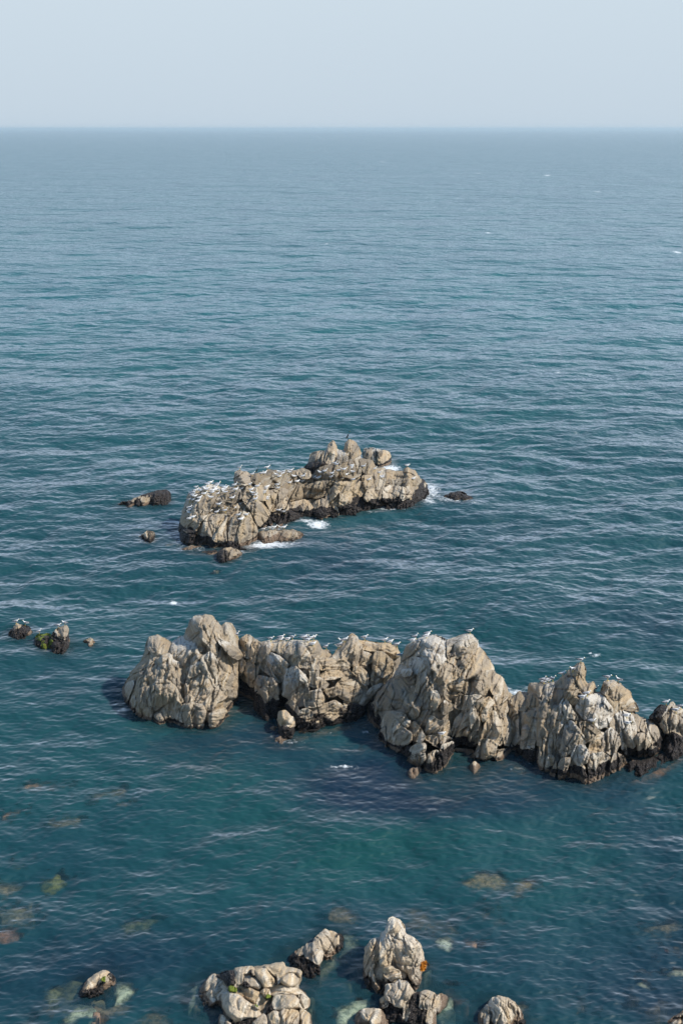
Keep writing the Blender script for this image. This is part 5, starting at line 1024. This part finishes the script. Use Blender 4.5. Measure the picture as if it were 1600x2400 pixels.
# orange weed on the foot of the pointed stack
def seaweed():
    ox, oy, s = Z['I']; V, T = [], []
    rr_ = random.Random(3); base = None
    po = P('I', [(640,478),(652,425),(682,420),(716,462),(690,482)])
    m = plain('orange_weed', (.52, .20, .015)); k = 0
    while k < 420:
        x, y = rr_.uniform(po[:, 0].min(), po[:, 0].max()), rr_.uniform(po[:, 1].min(), po[:, 1].max())
        if sdf(po, np.array([x]), np.array([y]))[0] < 0: continue
        k += 1; loc, q = perch(x, y, 6)
        if loc is None: continue
        if base is None: base = loc.copy()
        if (loc-base).length > .7: continue
        for t_ in range(3):
            a = Vector([rr_.uniform(-1, 1) for _ in range(3)])*.09; b = Vector([rr_.uniform(-1, 1) for _ in range(3)])*.05
            c = loc + Vector((0, -.05, .03)) + a*.4; n = len(V); V += [c-a*.5, c+a*.5, c+b+Vector((0, -.02, .02)), c-b]; T += [(n, n+3, n+1, n+2)]
    if base is None: return
    me = bpy.data.meshes.new('seaweed'); me.from_pydata([tuple(v-base) for v in V], [], T); me.materials.append(m)
    o = bpy.data.objects.new('seaweed', me); col.objects.link(o); o.location = base
    setp(o, 'bright orange seaweed clump on the right foot of the pointed stack', 'seaweed')
seaweed()
# ================================================================ SEA
def fft_tile(L, N, lmin, lmax, peak, wdir, spread, seed):
    r = np.random.RandomState(seed); k1 = np.fft.fftfreq(N, L/N)*2*np.pi
    KX, KY = np.meshgrid(k1, k1); K = np.hypot(KX, KY); K[0, 0] = 1
    kp = 2*np.pi/peak; cosd = (KX*math.cos(wdir)+KY*math.sin(wdir))/K
    Pk = K**-4.0*np.exp(-1.25*(kp/K)**2)*(np.abs(cosd)**spread + .04)
    Pk *= (K > 2*np.pi/lmax)*(K < 2*np.pi/lmin); Pk[0, 0] = 0
    h = np.fft.ifft2((r.randn(N, N)+1j*r.randn(N, N))*np.sqrt(Pk)).real
    gy, gx = np.gradient(h, L/N); s = np.sqrt((gx**2+gy**2).mean())
    h = (h/s).astype(np.float32)       # unit rms slope
    return h
def samp(h, L, x, y, rot=0.):
    c, s = math.cos(rot), math.sin(rot); u, v = (x*c-y*s)/L*h.shape[0], (x*s+y*c)/L*h.shape[0]; N = h.shape[0]
    i, j = np.floor(u).astype(int), np.floor(v).astype(int); fx, fy = u-i, v-j; i0, i1, j0, j1 = i % N, (i+1) % N, j % N, (j+1) % N
    return h[j0, i0]*(1-fx)*(1-fy)+h[j0, i1]*fx*(1-fy)+h[j1, i0]*(1-fx)*fy+h[j1, i1]*fx*fy
WD = math.pi/2 + .22
T0 = fft_tile(700, 1024, 7, 90, 26, WD, 2.5, 1)
T1 = fft_tile(110, 1024, .9, 14, 6.5, WD, 1.3, 2)
T2 = fft_tile(37, 1024, .2, 2.4, 1.3, WD+.15, 1.6, 3)
T3 = fft_tile(23, 1024, .14, 1.2, .7, WD-.35, 2.5, 4)

# radial grid around the foot of the cliff, finest where it is nearest
rr = [4.0]
while rr[-1] < 45: rr.append(rr[-1]*1.12)
while rr[-1] < 85000:
    r_ = rr[-1]; rr.append(r_ + (min(max(.055, r_*r_/(H*1420)*.85), r_*.02)))
rr = np.array(rr)
aa = list(np.arange(-.30, .3001, .00095)); st_ = .003
while aa[-1] < math.pi-.06: aa.append(aa[-1]+st_); st_ = min(st_*1.15, .06)
neg = [-a for a in aa if a > .3005]; aa = sorted(set(neg)) + [a for a in aa]
aa = np.array(sorted(set(aa))); NR, NA = len(rr), len(aa)
AA, RR = np.meshgrid(aa, rr); SX = (RR*np.sin(AA)).ravel(); SY = (RR*np.cos(AA)).ravel(); RRf = RR.ravel()
dr_ = np.gradient(rr)[:, None].repeat(NA, 1).ravel()
# closeness of rock: shoal map from every waterline point
gx0, gy0, gc = -60., 35., .2; GW, GH = 600, 1300
occ = np.zeros((GH, GW), np.float32)
for b in BAND:
    i = ((b[:, 0]-gx0)/gc).astype(int); j = ((b[:, 1]-gy0)/gc).astype(int); k = (i >= 0) & (i < GW) & (j >= 0) & (j < GH); occ[j[k], i[k]] = 1
def blur(a, n):
    for _ in range(3):
        for ax in (0, 1):
            c = np.cumsum(np.pad(a, [(n+1, n) if q == ax else (0, 0) for q in (0, 1)], mode='constant'), ax)
            a = (np.take(c, np.arange(2*n+1, c.shape[ax]), ax)-np.take(c, np.arange(0, c.shape[ax]-2*n-1), ax))/(2*n+1)
    return a
def gsamp(a, x, y):
    u = np.clip((x-gx0)/gc, 0, GW-1.001); v = np.clip((y-gy0)/gc, 0, GH-1.001); i, j = u.astype(int), v.astype(int); fx, fy = u-i, v-j
    r = a[j, i]*(1-fx)*(1-fy)+a[j, i+1]*fx*(1-fy)+a[j+1, i]*(1-fx)*fy+a[j+1, i+1]*fx*fy
    return np.where((x < gx0) | (x > gx0+GW*gc) | (y < gy0) | (y > gy0+GH*gc), 0, r)
near1 = np.clip(gsamp(blur(occ, 2), SX, SY)*3, 0, 1)      # within half a metre
near2 = np.clip(gsamp(blur(occ, 7), SX, SY)*4, 0, 1)      # within a couple of metres
near3 = np.clip(gsamp(blur(occ, 25), SX, SY)*6, 0, 1)
# wave height
open_ = sst(82, 108, RRf + 4*vn(SX/14, SY/14, 0, 5))*(1-.35*near3)
def res(lo, hi): return 1-sst(lo, hi, dr_)
gust = 1+.30*fbm(SX/70, SY/30, 0, 8, 3)
h0 = samp(T0, 700, SX, SY)*.050*res(8, 26)
h1 = samp(T1, 128, SX, SY)*(.035+.068*open_)*gust*res(1.2, 4)
h2 = samp(T2, 41, SX, SY, .3)*(.11+.055*open_)*gust*res(.4, 1.3)
h3 = samp(T3, 23, SX, SY, -.2); h3 = h3*(1+.2*np.clip(h3/h3.std(), -2, 2))*(.135*(1-.1*open_))*res(.16, .4)*(.8+.4*sst(-.4, .5, fbm(SX/12, SY/8, 0, 66, 3)))
hh = h0*open_ + h1 + .5*h1*np.abs(h1)*1.5 + h2*(1+1.6*np.clip(h1, -.15, .25)) + h3
hh *= (1-.55*near1)
Vs = np.stack([SX, SY, hh], 1)
idx = np.arange(NR*NA).reshape(NR, NA)
Qs = np.stack([idx[:-1, :-1], idx[:-1, 1:], idx[1:, 1:], idx[1:, :-1]], -1).reshape(-1, 4)
# unresolved slope -> roughness
sl = np.sqrt((.10**2)*(sst(.12, .8, dr_)) + (.12**2)*sst(1.0, 5, dr_)+.15**2 + (.06**2)*(sst(10, 60, dr_)))
rough = np.sqrt(np.clip(sl*1.35, 0, 1))
# body colour: teal over sand, navy over weed and depth, also painted as dark rock reflection and shade
def blob(px, py, rx, ry):
    c = ground(px, py); ex = abs(ground(px+rx, py)[0]-c[0]); ey = abs(ground(px, py-ry)[1]-c[1])
    return np.exp(-(((SX-c[0])/ex)**2+((SY-c[1])/ey)**2))
wob = fbm(SX/9, SY/9, 0, 9, 3)
SX0, SY0 = SX, SY; SX = SX+2.2*vn(SX/6, SY/6, 0, 14); SY = SY+3*vn(SX/6, SY/6, 0, 15)
teal = sum(.75*a*blob(*p) for a, p in ((.75, (470,1870,150,60)), (.8, (900,2000,160,70)), (.5, (1080,1960,170,60)), (.5, (700,1960,260,120)), (.35, (1400,1990,160,60)), (.3,(250,1820,200,80)), (.25,(820,2090,200,60)), (.35,(1300,2100,180,60))))
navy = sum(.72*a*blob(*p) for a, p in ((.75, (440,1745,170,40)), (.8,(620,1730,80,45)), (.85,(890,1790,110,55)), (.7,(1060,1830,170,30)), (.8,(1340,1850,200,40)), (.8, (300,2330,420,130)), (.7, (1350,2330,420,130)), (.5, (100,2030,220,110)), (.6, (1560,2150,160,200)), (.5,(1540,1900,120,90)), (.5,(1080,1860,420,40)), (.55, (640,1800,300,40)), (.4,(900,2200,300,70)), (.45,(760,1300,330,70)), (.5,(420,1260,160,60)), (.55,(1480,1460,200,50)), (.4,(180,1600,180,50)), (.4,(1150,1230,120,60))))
SX, SY = SX0, SY0
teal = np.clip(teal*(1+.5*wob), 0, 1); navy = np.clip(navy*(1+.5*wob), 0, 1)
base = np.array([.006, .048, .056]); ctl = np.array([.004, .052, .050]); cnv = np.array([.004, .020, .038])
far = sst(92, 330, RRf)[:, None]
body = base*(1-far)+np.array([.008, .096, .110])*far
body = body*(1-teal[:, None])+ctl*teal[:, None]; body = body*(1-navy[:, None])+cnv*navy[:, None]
# clarity over drowned rocks
clar = np.zeros(len(SX))
for po, cl, soft in SHOALS:
    x0, y0 = po.min(0)-1.5; x1, y1 = po.max(0)+1.5
    k = np.where((SX > x0) & (SX < x1) & (SY > y0) & (SY < y1))[0]
    if len(k):
        d_ = sdf(po, SX[k], SY[k]); clar[k] = np.maximum(clar[k], cl*sst(-soft, .1+soft*.7, d_+(.15+.75*soft)*fbm(SX[k]*1.3, SY[k]*1.3, 0, 19, 4, .6)))
clar = np.maximum(clar, near1*.38)
# foam
FO = [(745,1228,28,9,1.1),(720,1221,32,5,.9),(630,1277,60,11,1.05),(690,1272,50,8,.6),(560,1292,70,12,.6),(600,1305,50,10,.45),(1012,1150,26,24,.85),(1005,1172,22,12,.8),(1060,1170,55,8,.8),(1110,1178,40,5,.6),
      (915,1100,26,9,1.1),(890,1090,18,7,.9),(915,1192,42,5,.9),(870,1200,30,5,.6),(300,1180,40,6,.55),(280,1168,22,6,.5),(380,1170,30,4,.5),(460,1288,50,9,.6),(430,1278,20,6,.5),(510,1320,60,6,.4),(600,1160,1,1,0),
      (405,1405,13,4,1.0),(1208,1621,26,8,.95),(1190,1612,18,6,.7),(1230,1613,16,6,.7),(1395,1534,16,6,.8),(1385,1528,8,4,.8),(800,1796,42,4,.85),(835,1801,20,3,.6),(675,1738,50,7,.7),(645,1725,20,5,.6),(770,1718,60,5,.5),
      (855,1715,14,6,.7),(1200,1800,70,7,.5),(1240,1790,30,5,.5),(160,1530,18,7,.55),(25,1498,20,4,.5),(232,1512,22,5,.6),(225,1500,18,4,.6),(75,1505,35,4,.35),
      (1281,411,9,1.6,1.1),(1143,546,8,1.6,1.1),(765,573,4,2,1.1),(669,582,6,1.3,1.),(707,621,6,1.3,.95),(896,379,7,1.1,1.),(1120,406,6,1.5,1.),(1401,450,10,1.5,1.),(1306,875,12,2,.9),(1585,592,12,3,1.),(680,402,5,1.5,.9),(1350,1012,9,3,.7),(170,398,6,1.5,.8),(1010,690,8,2,.6)]
foam = np.zeros(len(SX))
for (px, py, rx, ry, s_) in FO:
    if s_ > 0: foam = np.maximum(foam, s_*blob(px, py, rx*1.25, ry*1.3))
surf = near1*sst(100, 125, RRf)*.45*sst(-.1, .6, vn(SX/3, SY/3, 0, 33)) + near2*sst(100, 125, RRf)*.15
foam = np.maximum(foam, surf)
del AA, RR

def sea_material():
    t = NT('sea_water'); geo = t.new('NewGeometry'); pos = geo.outputs['Position']
    body = t.attr('body').outputs['Color']; m = t.sep(t.attr('mask').outputs['Color']); cl, fo, ro = m[0], m[1], m[2]
    pv = t.vscale(pos, 1, 1, 0)
    # patchy water: large scale tint, mottled cloudiness
    big = t.noise(t.vscale(pos, .035, .02, 0), 1, 3, .6); mid = t.noise(t.vscale(pos, .35, .22, 0), 1, 4, .6)
    bc = t.mix(t.math('MULTIPLY', t.ramp(big, .40, .64), .35), body, t.mix(1.0, body, (.7, .72, .85), 'MULTIPLY'))
    bc = t.mix(t.math('MULTIPLY', t.ramp(mid, .45, .7), .25), bc, t.mix(1.0, bc, (1.5, 1.3, 1.25), 'MULTIPLY'))
    # unresolved waves as bump, each octave only shows where it is larger than a pixel
    b1 = t.noise(t.vscale(pos, .9, 1.2, 0, .2), 1, 3, .6); b2 = t.noise(t.vscale(pos, .15, .17, 0, .12), 1, 4, .65); b3 = t.noise(t.vscale(pos, .030, .034, 0, .06), 1, 4, .7); b4 = t.noise(t.vscale(pos, .006, .007, 0, .03), 1, 4, .7)
    hs = t.math('ADD', t.math('MULTIPLY', b1, .05), t.math('MULTIPLY', b2, 1.1))
    hs = t.math('ADD', hs, t.math('ADD', t.math('MULTIPLY', b3, 3.4), t.math('MULTIPLY', b4, 9.0)))
    bp = t.new('Bump'); bp.inputs['Strength'].default_value = 1.0; bp.inputs['Distance'].default_value = 1.0; t.l.new(hs, bp.inputs['Height'])
    nrm = bp.outputs[0]
    di = t.new('BsdfDiffuse'); t.l.new(bc, di.inputs[0]); t.l.new(nrm, di.inputs['Normal'])
    tr = t.new('BsdfTransparent'); tr.inputs[0].default_value = (.86, .92, .88, 1)
    gl = t.new('BsdfGlossy', distribution='GGX'); t.l.new(ro, gl.inputs['Roughness']); t.l.new(nrm, gl.inputs['Normal']); gl.inputs[0].default_value = (1, 1, 1, 1)
    clm = t.math('MULTIPLY', cl, t.math('ADD', .72, t.math('MULTIPLY', t.noise(pv, 1.8, 3), .5)), clamp=True)
    m1 = t.new('MixShader'); t.l.new(clm, m1.inputs[0]); t.l.new(di.outputs[0], m1.inputs[1]); t.l.new(tr.outputs[0], m1.inputs[2])
    fr = t.new('Fresnel'); t.l.new(t.math('SUBTRACT', 1.333, t.math('MULTIPLY', geo.outputs['Backfacing'], .583)), fr.inputs[0]); t.l.new(nrm, fr.inputs['Normal'])
    m2 = t.new('MixShader'); t.l.new(t.math('MULTIPLY', fr.outputs[0], t.math('SUBTRACT', 1.05, t.math('MULTIPLY', ro, .55))), m2.inputs[0]); t.l.new(m1.outputs[0], m2.inputs[1]); t.l.new(gl.outputs[0], m2.inputs[2])
    # foam lace
    fn = t.noise(t.vscale(pos, 1, .7, 0), 2.6, 6, .78, .6); fv = t.new('TexVoronoi', feature='DISTANCE_TO_EDGE'); t.l.new(pv, fv.inputs[0]); fv.inputs['Scale'].default_value = 2.4
    lace = t.math('SUBTRACT', fn, t.math('MULTIPLY', fv.outputs[0], .35))
    ff = t.math('MULTIPLY', t.ramp(t.math('ADD', t.math('MULTIPLY', fo, .62), lace), .78, 1.16), t.math('MULTIPLY', t.ramp(fo, .04, .25), .85))
    fd = t.new('BsdfDiffuse'); fd.inputs[0].default_value = (.80, .84, .86, 1)
    m3 = t.new('MixShader'); t.l.new(ff, m3.inputs[0]); t.l.new(m2.outputs[0], m3.inputs[1]); t.l.new(fd.outputs[0], m3.inputs[2])
    t.l.new(m3.outputs[0], t.out.inputs[0]); return t.m
one = np.ones(len(SX))
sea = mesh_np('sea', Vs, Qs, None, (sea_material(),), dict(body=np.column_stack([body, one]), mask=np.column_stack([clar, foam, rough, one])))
sea['kind'] = 'structure'
# seabed below the cove
def seabed():
    gx = np.arange(-60, 61, .8); gy = np.arange(20, 170, .8); X, Y = np.meshgrid(gx, gy); sh = X.shape; X, Y = X.ravel(), Y.ravel()
    z = -4.5 + 1.2*fbm(X/9, Y/9, 0, 101, 4); z = np.minimum(z, -2.6)
    idx = np.arange(len(X)).reshape(sh); Q = np.stack([idx[:-1, :-1], idx[:-1, 1:], idx[1:, 1:], idx[1:, :-1]], -1).reshape(-1, 4)
    t = NT('seabed_weed'); p = t.new('NewGeometry').outputs['Position']; n = t.noise(p, .8, 5, .65)
    c = t.mix(t.ramp(n, .4, .6), (.035, .045, .04), (.10, .10, .06)); b = t.new('BsdfDiffuse'); t.l.new(c, b.inputs[0]); t.l.new(b.outputs[0], t.out.inputs[0])
    o = mesh_np('seabed', np.stack([X, Y, z], 1), Q, None, (t.m,)); o['kind'] = 'structure'
seabed()
# haze: thin sea air over everything
def haze():
    s = 95000; lo, hi = -8, 48
    V = [(x, y, z) for z in (lo, hi) for y in (-s, s) for x in (-s, s)]
    Q = [(0, 2, 3, 1), (4, 5, 7, 6), (0, 1, 5, 4), (2, 6, 7, 3), (0, 4, 6, 2), (1, 3, 7, 5)]
    m = bpy.data.materials.new('haze'); m.use_nodes = True; n = m.node_tree.nodes; n.clear()
    o_ = n.new('ShaderNodeOutputMaterial'); v = n.new('ShaderNodeVolumePrincipled'); m.node_tree.links.new(v.outputs[0], o_.inputs['Volume'])
    v.inputs['Color'].default_value = (.70, .80, .86, 1); v.inputs['Density'].default_value = HAZE; v.inputs['Anisotropy'].default_value = .2
    o = mesh_np('haze', np.array(V, float), np.array(Q), None, (m,), smooth=False); o['kind'] = 'stuff'
HAZE = .00006
haze()
